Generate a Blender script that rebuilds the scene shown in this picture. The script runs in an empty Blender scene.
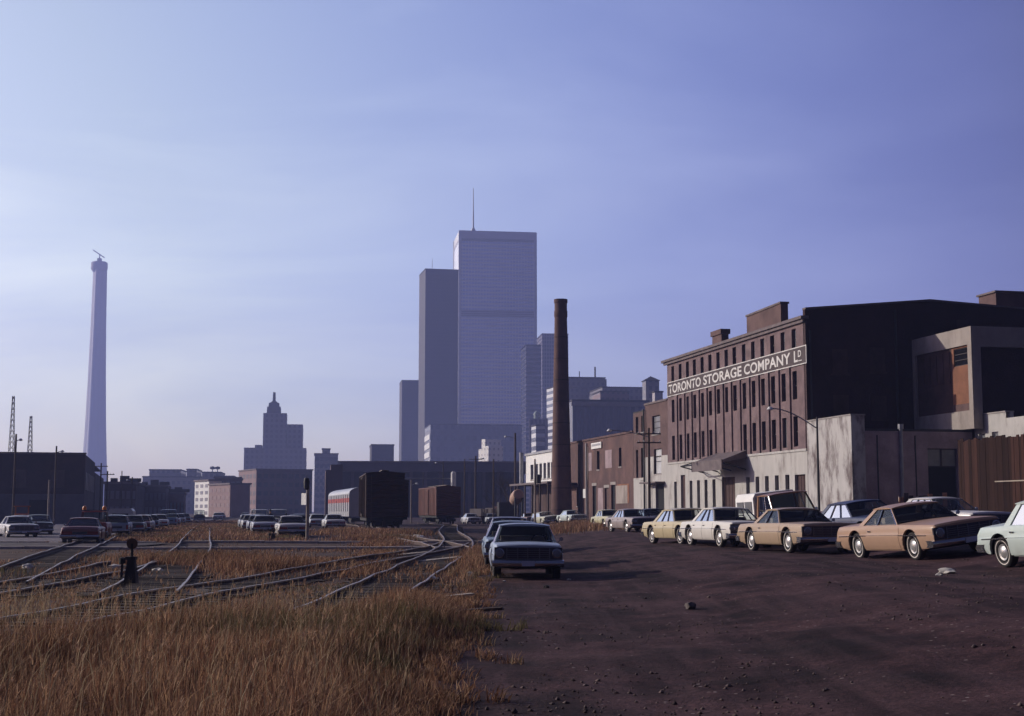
import bpy, bmesh, math, random
import numpy as np
from mathutils import Vector, Matrix

random.seed(7)
rng = np.random.default_rng(11)
R = math.radians
scene = bpy.context.scene
COL = scene.collection

# ------------------------------------------------------------------ camera
F = 1400.0
CAMZ = 1.72
PITCH = R(6.24)
cam = bpy.data.cameras.new("camera")
cam.sensor_width = 36.0
cam.lens = F / 1024 * 36.0
cam.clip_start = 0.3
cam.clip_end = 9000
cam_o = bpy.data.objects.new("camera", cam)
COL.objects.link(cam_o)
cam_o.location = (0, 0, CAMZ)
cam_o.rotation_euler = (R(90) + PITCH, 0, 0)
scene.camera = cam_o
CP, SP = math.cos(PITCH), math.sin(PITCH)

def at(px, py, Y):
    """a point Y metres ahead that stands at the given place in the view"""
    u, v = (px - 512) / F, (358 - py) / F
    s = Y / (CP - v * SP)
    return (u * s, Y, CAMZ + (SP + v * CP) * s)

# ------------------------------------------------------------------ noise
def _hash(ix, iy, seed):
    h = (ix.astype(np.int64) * 374761393 + iy.astype(np.int64) * 668265263 + seed * 974634777) & 0x7fffffff
    h = ((h ^ (h >> 13)) * 1274126177) & 0x7fffffff
    h = h ^ (h >> 16)
    return (h & 0xffff) / 65535.0

def vnoise(x, y, seed=0):
    x = np.asarray(x, float); y = np.asarray(y, float)
    ix, iy = np.floor(x), np.floor(y)
    fx, fy = x - ix, y - iy
    fx = fx * fx * (3 - 2 * fx); fy = fy * fy * (3 - 2 * fy)
    a = _hash(ix, iy, seed); b = _hash(ix + 1, iy, seed)
    c = _hash(ix, iy + 1, seed); d = _hash(ix + 1, iy + 1, seed)
    return (a * (1 - fx) + b * fx) * (1 - fy) + (c * (1 - fx) + d * fx) * fy

def fbm(x, y, seed=0, o=4):
    s, a, t = 0, 1.0, 0
    for k in range(o):
        s = s + a * vnoise(np.asarray(x) * 2 ** k, np.asarray(y) * 2 ** k, seed + k * 17)
        t += a; a *= .5
    return s / t

def ss(a, b, x):
    t = np.clip((np.asarray(x, float) - a) / (b - a), 0, 1)
    return t * t * (3 - 2 * t)

def grass_edge(y):
    y = np.asarray(y, float)
    e = -0.75 - 0.016 * np.clip(y - 20, 0, 60)
    return e + 0.9 * (fbm(y * .25, y * 0 + 3.3, 5) - .5) + .25 * (vnoise(y * 1.7, y * 0, 9) - .5)

def terrain(x, y):
    x = np.asarray(x, float); y = np.asarray(y, float)
    z = .45 * ss(1.5, 7, x) + .35 * ss(9.5, 13, x)
    z = z * (1 - ss(250, 400, y))
    lot = ss(-.3, .6, x - grass_edge(np.minimum(y, 80))) * (1 - ss(60, 90, y))
    z = z + lot * (.075 * (fbm(x * .35, y * .22, 21) - .5) + .075 * (fbm(x * 1.6, y * 1.2, 31, 3) - .5))
    # wheel ruts along the drive
    rut = np.exp(-((x - 2.6 - .03 * y) / .28) ** 2) + np.exp(-((x - 4.2 - .03 * y) / .28) ** 2)
    z = z - lot * .025 * rut
    g = (1 - ss(-.6, .3, x - grass_edge(np.minimum(y, 80)))) * (1 - ss(80, 120, y)) * ss(-60, -40, x)
    return z + g * .10 * (fbm(x * .3, y * .3, 41) - .5)

def tz(x, y):
    return float(terrain(np.array([x]), np.array([y]))[0])

# ------------------------------------------------------------------ materials
def _nt(name):
    m = bpy.data.materials.new(name)
    m.use_nodes = True
    nt = m.node_tree
    return m, nt, nt.nodes["Principled BSDF"]

def mat(name, col, rough=.8, var=.18, scale=1.5, col2=None, amount=.5, stretch=(1, 1, 1), bump=0., bscale=8., metal=0., spec=.3, coat=0.):
    m, nt, b = _nt(name)
    N, Lk = nt.nodes, nt.links
    tc = N.new("ShaderNodeTexCoord"); mp = N.new("ShaderNodeMapping")
    mp.inputs["Scale"].default_value = stretch
    Lk.new(tc.outputs["Object"], mp.inputs["Vector"])
    nz = N.new("ShaderNodeTexNoise"); nz.inputs["Scale"].default_value = scale; nz.inputs["Detail"].default_value = 6
    nz.inputs["Roughness"].default_value = .65
    Lk.new(mp.outputs[0], nz.inputs["Vector"])
    rp = N.new("ShaderNodeValToRGB")
    lo = [c * (1 - var) for c in col]; hi = [min(1, c * (1 + var)) for c in col]
    rp.color_ramp.elements[0].position = .3; rp.color_ramp.elements[1].position = .7
    rp.color_ramp.elements[0].color = (*lo, 1); rp.color_ramp.elements[1].color = (*hi, 1)
    Lk.new(nz.outputs["Fac"], rp.inputs["Fac"])
    out = rp.outputs["Color"]
    if col2:
        n2 = N.new("ShaderNodeTexNoise"); n2.inputs["Scale"].default_value = scale * .6; n2.inputs["Detail"].default_value = 8
        n2.inputs["Roughness"].default_value = .7
        Lk.new(mp.outputs[0], n2.inputs["Vector"])
        r2 = N.new("ShaderNodeValToRGB")
        r2.color_ramp.elements[0].position = 1 - amount - .08 + .02; r2.color_ramp.elements[1].position = min(.99, 1 - amount + .12)
        r2.color_ramp.elements[0].color = (0, 0, 0, 1); r2.color_ramp.elements[1].color = (1, 1, 1, 1)
        Lk.new(n2.outputs["Fac"], r2.inputs["Fac"])
        mx = N.new("ShaderNodeMix"); mx.data_type = 'RGBA'
        Lk.new(r2.outputs["Color"], mx.inputs["Factor"]); Lk.new(out, mx.inputs["A"])
        mx.inputs["B"].default_value = (*col2, 1)
        out = mx.outputs["Result"]
    Lk.new(out, b.inputs["Base Color"])
    b.inputs["Roughness"].default_value = rough; b.inputs["Metallic"].default_value = metal
    b.inputs["Specular IOR Level"].default_value = spec; b.inputs["Coat Weight"].default_value = coat
    if bump:
        n3 = N.new("ShaderNodeTexNoise"); n3.inputs["Scale"].default_value = bscale; n3.inputs["Detail"].default_value = 5
        Lk.new(mp.outputs[0], n3.inputs["Vector"])
        bp = N.new("ShaderNodeBump"); bp.inputs["Strength"].default_value = bump; bp.inputs["Distance"].default_value = .05
        Lk.new(n3.outputs["Fac"], bp.inputs["Height"]); Lk.new(bp.outputs[0], b.inputs["Normal"])
    return m

def math_node(nt, op, a, b=None, c=None):
    n = nt.nodes.new("ShaderNodeMath"); n.operation = op
    for k, s in enumerate((a, b, c)):
        if s is None: continue
        if isinstance(s, (int, float)): n.inputs[k].default_value = s
        else: nt.links.new(s, n.inputs[k])
    return n.outputs[0]

def tower_mat(name, wallc, glassc, floor_h, band, bay=0., pier=.3, rough=.6, dark_floors=(), grough=.15):
    """floors of windows: real bands of wall and glass by height, piers by width"""
    m, nt, b = _nt(name)
    N, Lk = nt.nodes, nt.links
    tc = N.new("ShaderNodeTexCoord"); sp = N.new("ShaderNodeSeparateXYZ"); Lk.new(tc.outputs["Object"], sp.inputs[0])
    z = math_node(nt, 'FRACT', math_node(nt, 'DIVIDE', sp.outputs["Z"], floor_h))
    g = math_node(nt, 'GREATER_THAN', z, band)
    if bay:
        xy = math_node(nt, 'ADD', sp.outputs["X"], math_node(nt, 'MULTIPLY', sp.outputs["Y"], 1.0))
        f = math_node(nt, 'GREATER_THAN', math_node(nt, 'FRACT', math_node(nt, 'DIVIDE', math_node(nt, 'ADD', xy, 4000.), bay)), pier)
        g = math_node(nt, 'MULTIPLY', g, f)
    for z0, z1 in dark_floors:
        d = math_node(nt, 'MULTIPLY', math_node(nt, 'GREATER_THAN', sp.outputs["Z"], z0), math_node(nt, 'LESS_THAN', sp.outputs["Z"], z1))
        g = math_node(nt, 'MAXIMUM', g, d)
    nz = N.new("ShaderNodeTexNoise"); nz.inputs["Scale"].default_value = .08; nz.inputs["Detail"].default_value = 3
    Lk.new(tc.outputs["Object"], nz.inputs["Vector"])
    ml = N.new("ShaderNodeMix"); ml.data_type = 'RGBA'
    ml.inputs["A"].default_value = (*[c * .85 for c in wallc], 1); ml.inputs["B"].default_value = (*[min(1, c * 1.15) for c in wallc], 1)
    Lk.new(nz.outputs["Fac"], ml.inputs["Factor"])
    mx = N.new("ShaderNodeMix"); mx.data_type = 'RGBA'
    Lk.new(g, mx.inputs["Factor"]); Lk.new(ml.outputs["Result"], mx.inputs["A"]); mx.inputs["B"].default_value = (*glassc, 1)
    Lk.new(mx.outputs["Result"], b.inputs["Base Color"])
    mr = N.new("ShaderNodeMapRange"); mr.inputs["To Min"].default_value = rough; mr.inputs["To Max"].default_value = grough
    Lk.new(g, mr.inputs["Value"]); Lk.new(mr.outputs[0], b.inputs["Roughness"])
    return m

def paint_mat():
    m, nt, b = _nt("car_paint")
    N, Lk = nt.nodes, nt.links
    oi = N.new("ShaderNodeObjectInfo")
    tc = N.new("ShaderNodeTexCoord"); nz = N.new("ShaderNodeTexNoise"); nz.inputs["Scale"].default_value = 2.2; nz.inputs["Detail"].default_value = 6
    Lk.new(tc.outputs["Object"], nz.inputs["Vector"])
    sp = N.new("ShaderNodeSeparateXYZ"); Lk.new(tc.outputs["Object"], sp.inputs[0])
    # road dust near the sills
    d = N.new("ShaderNodeMapRange"); d.inputs["From Min"].default_value = .25; d.inputs["From Max"].default_value = .75
    d.inputs["To Min"].default_value = .55; d.inputs["To Max"].default_value = .04
    Lk.new(sp.outputs["Z"], d.inputs["Value"])
    dd = math_node(nt, 'MULTIPLY', d.outputs[0], nz.outputs["Fac"])
    mx = N.new("ShaderNodeMix"); mx.data_type = 'RGBA'
    Lk.new(dd, mx.inputs["Factor"]); Lk.new(oi.outputs["Color"], mx.inputs["A"]); mx.inputs["B"].default_value = (.13, .09, .065, 1)
    Lk.new(mx.outputs["Result"], b.inputs["Base Color"])
    mr = N.new("ShaderNodeMapRange"); mr.inputs["To Min"].default_value = .25; mr.inputs["To Max"].default_value = .5
    Lk.new(nz.outputs["Fac"], mr.inputs["Value"]); Lk.new(mr.outputs[0], b.inputs["Roughness"])
    b.inputs["Specular IOR Level"].default_value = .3
    b.inputs["Coat Weight"].default_value = .05; b.inputs["Coat Roughness"].default_value = .15
    return m

def glass_mat():
    m = bpy.data.materials.new("car_glass"); m.use_nodes = True
    nt = m.node_tree; nt.nodes.clear(); N, Lk = nt.nodes, nt.links
    o = N.new("ShaderNodeOutputMaterial"); t = N.new("ShaderNodeBsdfTransparent"); t.inputs[0].default_value = (.80, .84, .83, 1)
    g = N.new("ShaderNodeBsdfGlossy"); g.inputs["Roughness"].default_value = .04; g.inputs["Color"].default_value = (.7, .71, .74, 1)
    fr = N.new("ShaderNodeFresnel"); fr.inputs["IOR"].default_value = 1.5
    mx = N.new("ShaderNodeMixShader")
    Lk.new(fr.outputs[0], mx.inputs[0]); Lk.new(t.outputs[0], mx.inputs[1]); Lk.new(g.outputs[0], mx.inputs[2]); Lk.new(mx.outputs[0], o.inputs[0])
    return m

M = {}
M['paint'] = paint_mat()
M['glass'] = glass_mat()
M['dark'] = mat("black_underbody", (.012, .011, .012), .9)
M['vinyl'] = mat("seat_vinyl", (.27, .22, .17), .6)
M['dash'] = mat("dashboard_vinyl", (.05, .04, .04), .6)
M['chrome'] = mat("chrome", (.42, .43, .46), .22, .1, metal=1.)
M['tyre'] = mat("tyre_rubber", (.022, .02, .02), .85, .3, 4)
M['whitewall'] = mat("whitewall_rubber", (.55, .5, .45), .7)
M['hub'] = mat("hubcap_metal", (.5, .49, .48), .3, .15, metal=.6)
M['bar'] = mat("grille_bar_metal", (.16, .16, .19), .35, .2, metal=.7)
M['disc'] = mat("faded_target_disc", (.10, .055, .035), .8, .3, 3)
M['grille'] = mat("grille_metal", (.06, .06, .075), .35, .2, metal=.5)
M['lamp'] = mat("headlamp_glass", (.2, .21, .24), .08)
M['red_lens'] = mat("red_lens", (.22, .015, .012), .2)
M['amber'] = mat("amber_lens", (.7, .22, .03), .3)
M['plate'] = mat("plate_paint", (.45, .48, .58), .5)
M['brick_dark'] = mat("dark_purple_brick", (.165, .112, .113), .9, .3, .7, col2=(.27, .195, .19), amount=.40, bump=.4, bscale=6)
M['brick_end'] = mat("shade_dark_brick", (.032, .013, .014), .92, .3, .4, col2=(.05, .024, .021), amount=.40, bump=.5)  # shade of the sunless end put into a darker brick
M['brick_red'] = mat("red_brown_brick", (.13, .073, .064), .9, .25, .5, col2=(.085, .05, .047), amount=.5, bump=.4, bscale=6)
M['brick_red2'] = mat("brown_brick", (.11, .066, .061), .9, .3, .5, col2=(.16, .10, .088), amount=.45, bump=.4)
M['white_wall'] = mat("grimy_white_paint", (.44, .42, .39), .85, .12, 1.2, col2=(.22, .19, .17), amount=.40, stretch=(1, 1, .35), bump=.2)
M['white_peel'] = mat("peeling_white_paint", (.45, .43, .41), .85, .08, 1.5, col2=(.12, .09, .085), amount=.49, stretch=(1, 1, .4), bump=.3)
M['grey_block'] = mat("grey_block_wall", (.36, .27, .28), .9, .2, .6, col2=(.24, .18, .19), amount=.5, bump=.3)
M['concrete'] = mat("weathered_concrete", (.33, .285, .25), .9, .15, .8, col2=(.22, .185, .165), amount=.45, stretch=(1, 1, .5), bump=.3)
M['infill_orange'] = mat("rusty_brick_infill", (.24, .105, .06), .9, .2, .9, col2=(.19, .085, .05), amount=.5, bump=.3)
M['infill_dark'] = mat("sooty_brick_infill", (.07, .04, .035), .9, .25, .8)  # on the tower this dark tone stands for the warehouse's shadow
M['window'] = mat("dark_window_glass", (.012, .012, .016), .12, .3, 1, spec=.5)
M['window_dull'] = mat("dusty_window_glass", (.16, .16, .17), .3, .3, 1)
M['window_white'] = mat("pale_blind_glass", (.5, .5, .5), .35, .2, 2)
M['frame_dark'] = mat("dark_sash_paint", (.045, .035, .035), .7)
M['frame_white'] = mat("white_sash_paint", (.6, .58, .55), .6)
M['stone'] = mat("stone_sill", (.3, .27, .25), .85)
M['tar'] = mat("tar_roof", (.04, .036, .036), .9, .3)
M['slate'] = mat("cornice_metal", (.14, .11, .11), .8, .3)
M['wood_fence'] = mat("weathered_brown_board", (.034, .016, .012), .9, .5, 1.6, col2=(.018, .01, .009), amount=.5, stretch=(1, 1, .2), bump=.4)
M['wood_pole'] = mat("creosoted_pole", (.09, .065, .05), .9, .3, 2, stretch=(1, 1, .2))
M['wood_pale'] = mat("pale_grey_wood", (.34, .29, .24), .9, .25, 3, stretch=(1, .3, 1))
M['metal_grey'] = mat("grey_metal", (.3, .3, .32), .5, .2, metal=.4)
M['metal_dark'] = mat("dark_metal", (.04, .038, .04), .6, .2, metal=.3)
M['iron'] = mat("black_painted_iron", (.018, .016, .018), .7, .3)
M['rail'] = mat("worn_rail_steel", (.27, .22, .20), .42, .3, 3, metal=.4)
M['rust'] = mat("rusty_steel", (.07, .042, .032), .8, .3, 3)
M['boxcar_brown'] = mat("dark_brown_boxcar_paint", (.05, .02, .014), .8, .3, .8, col2=(.03, .017, .015), amount=.5)
M['boxcar_red'] = mat("oxide_red_boxcar_paint", (.115, .042, .032), .8, .25, .8, col2=(.08, .032, .026), amount=.45)
M['silver'] = mat("silver_coach_paint", (.42, .42, .44), .4, .12, .6, metal=.25)
M['red_stripe'] = mat("red_stripe_paint", (.4, .06, .05), .5)
M['white_paint'] = mat("white_paint", (.72, .71, .68), .6, .08)
M['brick_chimney'] = mat("chimney_brick", (.145, .082, .07), .9, .3, .6, col2=(.09, .052, .047), amount=.5, stretch=(1, 1, .6), bump=.4)
M['skin'] = mat("skin", (.35, .2, .14), .6)
M['cloth_dark'] = mat("dark_cloth", (.02, .02, .03), .9)
M['paper'] = mat("litter_paper", (.62, .58, .5), .8)
M['rock'] = mat("rubble_stone", (.12, .1, .095), .9, .4, 8)
M['rubber_orange'] = mat("orange_machine_paint", (.45, .14, .04), .6)
M['drum'] = mat("tan_drum_paint", (.42, .27, .2), .6)
M['bark'] = mat("bare_twig_bark", (.06, .045, .04), .9)
M['letter'] = mat("faded_white_lettering", (.62, .6, .57), .8, .12, 1.5, col2=(.36, .33, .32), amount=.40)
M['band'] = mat("faded_sign_band", (.085, .066, .066), .9, .25, 1)

def plank_mat():
    m, nt, b = _nt("weathered_fence_board"); N, Lk = nt.nodes, nt.links
    g = N.new("ShaderNodeNewGeometry"); r = N.new("ShaderNodeValToRGB")
    for e, (p, c) in zip(r.color_ramp.elements, ((0, (.014, .006, .0045)), (1, (.05, .022, .016)))): e.position = p; e.color = (*c, 1)
    e = r.color_ramp.elements.new(.6); e.color = (.028, .0125, .009, 1)
    Lk.new(g.outputs["Random Per Island"], r.inputs["Fac"])
    tc = N.new("ShaderNodeTexCoord"); mp = N.new("ShaderNodeMapping"); mp.inputs["Scale"].default_value = (9, 9, .9); Lk.new(tc.outputs["Object"], mp.inputs["Vector"])
    nz = N.new("ShaderNodeTexNoise"); nz.inputs["Scale"].default_value = 1.6; nz.inputs["Detail"].default_value = 6; Lk.new(mp.outputs[0], nz.inputs["Vector"])
    r2 = N.new("ShaderNodeMapRange"); r2.inputs["To Min"].default_value = .5; r2.inputs["To Max"].default_value = 1.6; Lk.new(nz.outputs["Fac"], r2.inputs["Value"])
    v = N.new("ShaderNodeVectorMath"); v.operation = 'SCALE'; Lk.new(r.outputs["Color"], v.inputs[0]); Lk.new(r2.outputs[0], v.inputs["Scale"])
    Lk.new(v.outputs[0], b.inputs["Base Color"]); b.inputs["Roughness"].default_value = .9; b.inputs["Specular IOR Level"].default_value = .15
    return m
M['plank'] = plank_mat()

# ------------------------------------------------------------------ mesh building
class MB:
    def __init__(s): s.v, s.f, s.m = [], [], []
    def add(s, vs, fs, mi=0):
        n = len(s.v); s.v += [tuple(map(float, p)) for p in vs]
        s.f += [tuple(n + i for i in f) for f in fs]; s.m += [mi] * len(fs); return s
    def box(s, x0, y0, z0, x1, y1, z1, mi=0):
        return s.add([(x0, y0, z0), (x1, y0, z0), (x1, y1, z0), (x0, y1, z0), (x0, y0, z1), (x1, y0, z1), (x1, y1, z1), (x0, y1, z1)],
                     [(0, 3, 2, 1), (4, 5, 6, 7), (0, 1, 5, 4), (1, 2, 6, 5), (2, 3, 7, 6), (3, 0, 4, 7)], mi)
    def quad(s, a, b, c, d, mi=0): return s.add([a, b, c, d], [(0, 1, 2, 3)], mi)
    def cyl(s, p0, p1, r0, r1=None, n=10, mi=0):
        r1 = r0 if r1 is None else r1
        p0, p1 = Vector(p0), Vector(p1); d = (p1 - p0).normalized()
        a = d.orthogonal().normalized(); b = d.cross(a)
        vs = []
        for p, r in ((p0, r0), (p1, r1)):
            for k in range(n):
                t = 2 * math.pi * k / n; vs.append(p + (a * math.cos(t) + b * math.sin(t)) * r)
        fs = [(k, (k + 1) % n, n + (k + 1) % n, n + k) for k in range(n)] + [tuple(range(n))[::-1], tuple(range(n, 2 * n))]
        return s.add(vs, fs, mi)
    def tube(s, pts, r, n=6, mi=0):
        for a, b in zip(pts[:-1], pts[1:]): s.cyl(a, b, r, r, n, mi)
        return s
    def lathe(s, prof, c=(0, 0, 0), n=24, axis='z', mi=0, mis=None):
        vs, fs = [], []
        for (r, h) in prof:
            for k in range(n):
                t = 2 * math.pi * k / n; x, y = r * math.cos(t), r * math.sin(t)
                if axis == 'z': p = (c[0] + x, c[1] + y, c[2] + h)
                elif axis == 'y': p = (c[0] + x, c[1] + h, c[2] + y)
                else: p = (c[0] + h, c[1] + x, c[2] + y)
                vs.append(p)
        base = len(s.f)
        for j in range(len(prof) - 1):
            for k in range(n):
                fs.append((j * n + k, j * n + (k + 1) % n, (j + 1) * n + (k + 1) % n, (j + 1) * n + k))
        s.add(vs, fs, mi)
        if mis:
            for j in range(len(prof) - 1):
                for k in range(n): s.m[base + j * n + k] = mis[j]
        return s
    def prism(s, poly, h0, h1, fn, mi=0):
        """poly: 2-d outline; fn(a, b, h) -> 3-d point"""
        n = len(poly)
        vs = [fn(a, b, h0) for a, b in poly] + [fn(a, b, h1) for a, b in poly]
        fs = [tuple(range(n))[::-1], tuple(range(n, 2 * n))] + [(k, (k + 1) % n, n + (k + 1) % n, n + k) for k in range(n)]
        return s.add(vs, fs, mi)
    def mesh(s, name, mats, angle=35, weld=0.):
        me = bpy.data.meshes.new(name); me.from_pydata(s.v, [], s.f)
        for m in mats: me.materials.append(m)
        me.polygons.foreach_set("material_index", s.m)
        bm = bmesh.new(); bm.from_mesh(me)
        if weld: bmesh.ops.remove_doubles(bm, verts=bm.verts, dist=weld)
        bmesh.ops.recalc_face_normals(bm, faces=bm.faces)
        bm.to_mesh(me); bm.free()
        if angle:
            me.shade_smooth(); me.set_sharp_from_angle(angle=R(angle))
        return me
    def build(s, name, mats, parent=None, angle=35, weld=0., loc=None):
        if not isinstance(mats, (list, tuple)): mats = [mats]
        o = bpy.data.objects.new(name, s.mesh(name, mats, angle, weld)); COL.objects.link(o)
        if parent: o.parent = parent
        if loc: o.location = loc
        return o

def tag(o, label=None, cat=None, group=None, kind=None):
    for k, v in (('label', label), ('category', cat), ('group', group), ('kind', kind)):
        if v: o[k] = v
    return o

def thing(name, loc, label, cat, group=None, rz=0.):
    o = bpy.data.objects.new(name, None); COL.objects.link(o)
    o.empty_display_size = .3
    o.location = loc; o.rotation_euler = (0, 0, rz)
    return tag(o, label, cat, group)

def inst(name, me, parent, loc=(0, 0, 0), rz=0., color=None):
    o = bpy.data.objects.new(name, me); COL.objects.link(o); o.parent = parent
    o.location = loc; o.rotation_euler = (0, 0, rz)
    if color: o.color = (*color, 1)
    return o

def copy_tree(o, parent=None):
    c = o.copy(); COL.objects.link(c)
    if parent: c.parent = parent
    for ch in o.children: copy_tree(ch, c)
    return c

def holed(mb, a0, a1, b0, b1, holes, fn, depth=.2, mi=0):
    """a wall with openings and their reveals; fn(a, b, inward) -> point"""
    A = sorted({a0, a1, *[h[0] for h in holes], *[h[1] for h in holes]})
    B = sorted({b0, b1, *[h[2] for h in holes], *[h[3] for h in holes]})
    for i in range(len(A) - 1):
        for j in range(len(B) - 1):
            ca, cb = (A[i] + A[i + 1]) / 2, (B[j] + B[j + 1]) / 2
            if any(h[0] < ca < h[1] and h[2] < cb < h[3] for h in holes): continue
            mb.quad(fn(A[i], B[j], 0), fn(A[i + 1], B[j], 0), fn(A[i + 1], B[j + 1], 0), fn(A[i], B[j + 1], 0), mi)
    for h in holes:
        c = [(h[0], h[2]), (h[1], h[2]), (h[1], h[3]), (h[0], h[3])]
        for k in range(4):
            p, q = c[k], c[(k + 1) % 4]
            mb.quad(fn(*p, 0), fn(*q, 0), fn(*q, depth), fn(*p, depth), mi)
HAZE = .0003
SUN = 4.4
SKY = .084
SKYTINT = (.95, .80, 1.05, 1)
CLOUD = (7.0, 7.0, 8.6, 1)
EXPO = 0
SKY_GAIN = (.17, 2.8)
HAZEC = (.44, .52, 1.0, 1)
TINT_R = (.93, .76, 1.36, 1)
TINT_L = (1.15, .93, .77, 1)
LOWAIR = (.79, .92, 1.15, 1)
# ------------------------------------------------------------------ the ground
def ground_mat():
    m, nt, b = _nt("cinder_ground")
    N, Lk = nt.nodes, nt.links
    tc = N.new("ShaderNodeTexCoord")
    at_ = N.new("ShaderNodeAttribute"); at_.attribute_name = "lot"
    def noise(scale, det=6, rough=.6, stretch=None):
        n = N.new("ShaderNodeTexNoise"); n.inputs["Scale"].default_value = scale; n.inputs["Detail"].default_value = det; n.inputs["Roughness"].default_value = rough
        if stretch:
            mp = N.new("ShaderNodeMapping"); mp.inputs["Scale"].default_value = stretch; mp.inputs["Rotation"].default_value = (0, 0, R(-8))
            Lk.new(tc.outputs["Object"], mp.inputs["Vector"]); Lk.new(mp.outputs[0], n.inputs["Vector"])
        else: Lk.new(tc.outputs["Object"], n.inputs["Vector"])
        return n.outputs["Fac"]
    def ramp(f, stops):
        r = N.new("ShaderNodeValToRGB")
        while len(r.color_ramp.elements) < len(stops): r.color_ramp.elements.new(.5)
        for e, (p, c) in zip(r.color_ramp.elements, stops): e.position = p; e.color = (*c, 1)
        Lk.new(f, r.inputs["Fac"]); return r.outputs["Color"]
    def mix(f, a, c, mode='MIX'):
        x = N.new("ShaderNodeMix"); x.data_type = 'RGBA'; x.blend_type = mode
        if isinstance(f, (int, float)): x.inputs["Factor"].default_value = f
        else: Lk.new(f, x.inputs["Factor"])
        for k, s in (("A", a), ("B", c)):
            if isinstance(s, tuple): x.inputs[k].default_value = (*s, 1)
            else: Lk.new(s, x.inputs[k])
        return x.outputs["Result"]
    dirt = ramp(noise(.45, 8, .68), [(.38, (.012, .005, .006)), (.5, (.032, .014, .016)), (.60, (.070, .034, .036))])
    tracks = ramp(noise(.8, 4, .6, (2.4, .16, 1)), [(.42, (0, 0, 0)), (.62, (1, 1, 1))])
    dirt = mix(math_node(nt, 'MULTIPLY', tracks, .45), dirt, (.095, .052, .056))
    oil = ramp(noise(.33, 3, .5), [(.62, (0, 0, 0)), (.74, (1, 1, 1))])
    dirt = mix(math_node(nt, 'MULTIPLY', oil, .75), dirt, (.014, .008, .0095))
    fine = ramp(noise(14, 3, .7), [(.3, (.55, .55, .55)), (.7, (1.35, 1.33, 1.3))])
    dirt = mix(1., dirt, fine, 'MULTIPLY')
    v = N.new("ShaderNodeTexVoronoi"); v.inputs["Scale"].default_value = 5.5; Lk.new(tc.outputs["Object"], v.inputs["Vector"])
    peb = math_node(nt, 'MULTIPLY', math_node(nt, 'LESS_THAN', v.outputs["Distance"], .11), math_node(nt, 'GREATER_THAN', noise(.9, 3), .54))
    dirt = mix(math_node(nt, 'MULTIPLY', peb, .8), dirt, (.30, .24, .22))
    soil = ramp(noise(.6, 7, .7), [(.3, (.04, .026, .023)), (.5, (.075, .047, .038)), (.72, (.125, .077, .052))])
    soil = mix(.8, soil, fine, 'MULTIPLY')
    f = math_node(nt, 'ADD', at_.outputs["Fac"], math_node(nt, 'MULTIPLY', math_node(nt, 'SUBTRACT', noise(1.4, 5), .5), 1.1))
    fr = ramp(f, [(.4, (0, 0, 0)), (.6, (1, 1, 1))])
    Lk.new(mix(fr, soil, dirt), b.inputs["Base Color"])
    b.inputs["Roughness"].default_value = .93; b.inputs["Specular IOR Level"].default_value = .15
    bp = N.new("ShaderNodeBump"); bp.inputs["Strength"].default_value = .8; bp.inputs["Distance"].default_value = .05
    h = math_node(nt, 'ADD', noise(3., 6, .7), math_node(nt, 'MULTIPLY', noise(18, 4, .7), .45))
    Lk.new(h, bp.inputs["Height"]); Lk.new(bp.outputs[0], b.inputs["Normal"])
    return m

def T2x(y):      # the middle track's line, used for the strip of grass about it
    return np.interp(y, [20, 27, 43, 62, 93, 180, 420], [-4.5, -5.5, -9, -14, -21, -39, -82])

def lot_mask(x, y):
    """1 = bare cinders, 0 = grass soil"""
    lot = ss(-.35, .35, x - grass_edge(np.minimum(y, 80)))
    lot = np.maximum(lot, ss(78, 86, y) * ss(T2x(y) + 5 + .03 * (y - 90), T2x(y) + 7 + .03 * (y - 90), x))   # lot beyond the crossing
    patch = np.exp(-(((x - 6 - .0 * y) / 4.2) ** 2 + ((y - 118) / 26) ** 2) * 1.2)                                # weedy island
    return np.clip(lot - 1.3 * patch, 0, 1)

def build_ground():
    lin = np.linspace
    xs = np.concatenate([lin(-3600, -200, 14)[:-1], lin(-200, -60, 24)[:-1], lin(-60, -8, 70)[:-1], lin(-8, 16, 110)[:-1], lin(16, 60, 40)[:-1], lin(60, 3600, 18)])
    ys = np.concatenate([lin(-300, 4, 6)[:-1], lin(4, 60, 240)[:-1], lin(60, 130, 70)[:-1], lin(130, 450, 50)[:-1], lin(450, 3600, 14)])
    X, Y = np.meshgrid(xs, ys); Z = terrain(X, Y)
    nx, ny = len(xs), len(ys)
    me = bpy.data.meshes.new("ground")
    idx = np.arange(nx * ny).reshape(ny, nx)
    q = np.stack([idx[:-1, :-1], idx[:-1, 1:], idx[1:, 1:], idx[1:, :-1]], -1).reshape(-1, 4)
    raw_mesh(me, np.stack([X, Y, Z], -1).reshape(-1, 3), q)
    a = me.attributes.new("lot", 'FLOAT', 'POINT'); a.data.foreach_set("value", lot_mask(X, Y).astype(np.float32).ravel())
    me.materials.append(ground_mat()); me.shade_smooth()
    o = bpy.data.objects.new("ground", me); COL.objects.link(o); tag(o, "dark cinder ground of the rail yard and parking lot", None, None, "structure")

def raw_mesh(me, verts, faces):
    n, k = faces.shape
    me.vertices.add(len(verts)); me.vertices.foreach_set("co", verts.astype(np.float32).ravel())
    me.loops.add(n * k); me.loops.foreach_set("vertex_index", faces.astype(np.int32).ravel())
    me.polygons.add(n); me.polygons.foreach_set("loop_start", (np.arange(n) * k).astype(np.int32))
    me.update(calc_edges=True)

build_ground()

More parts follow.
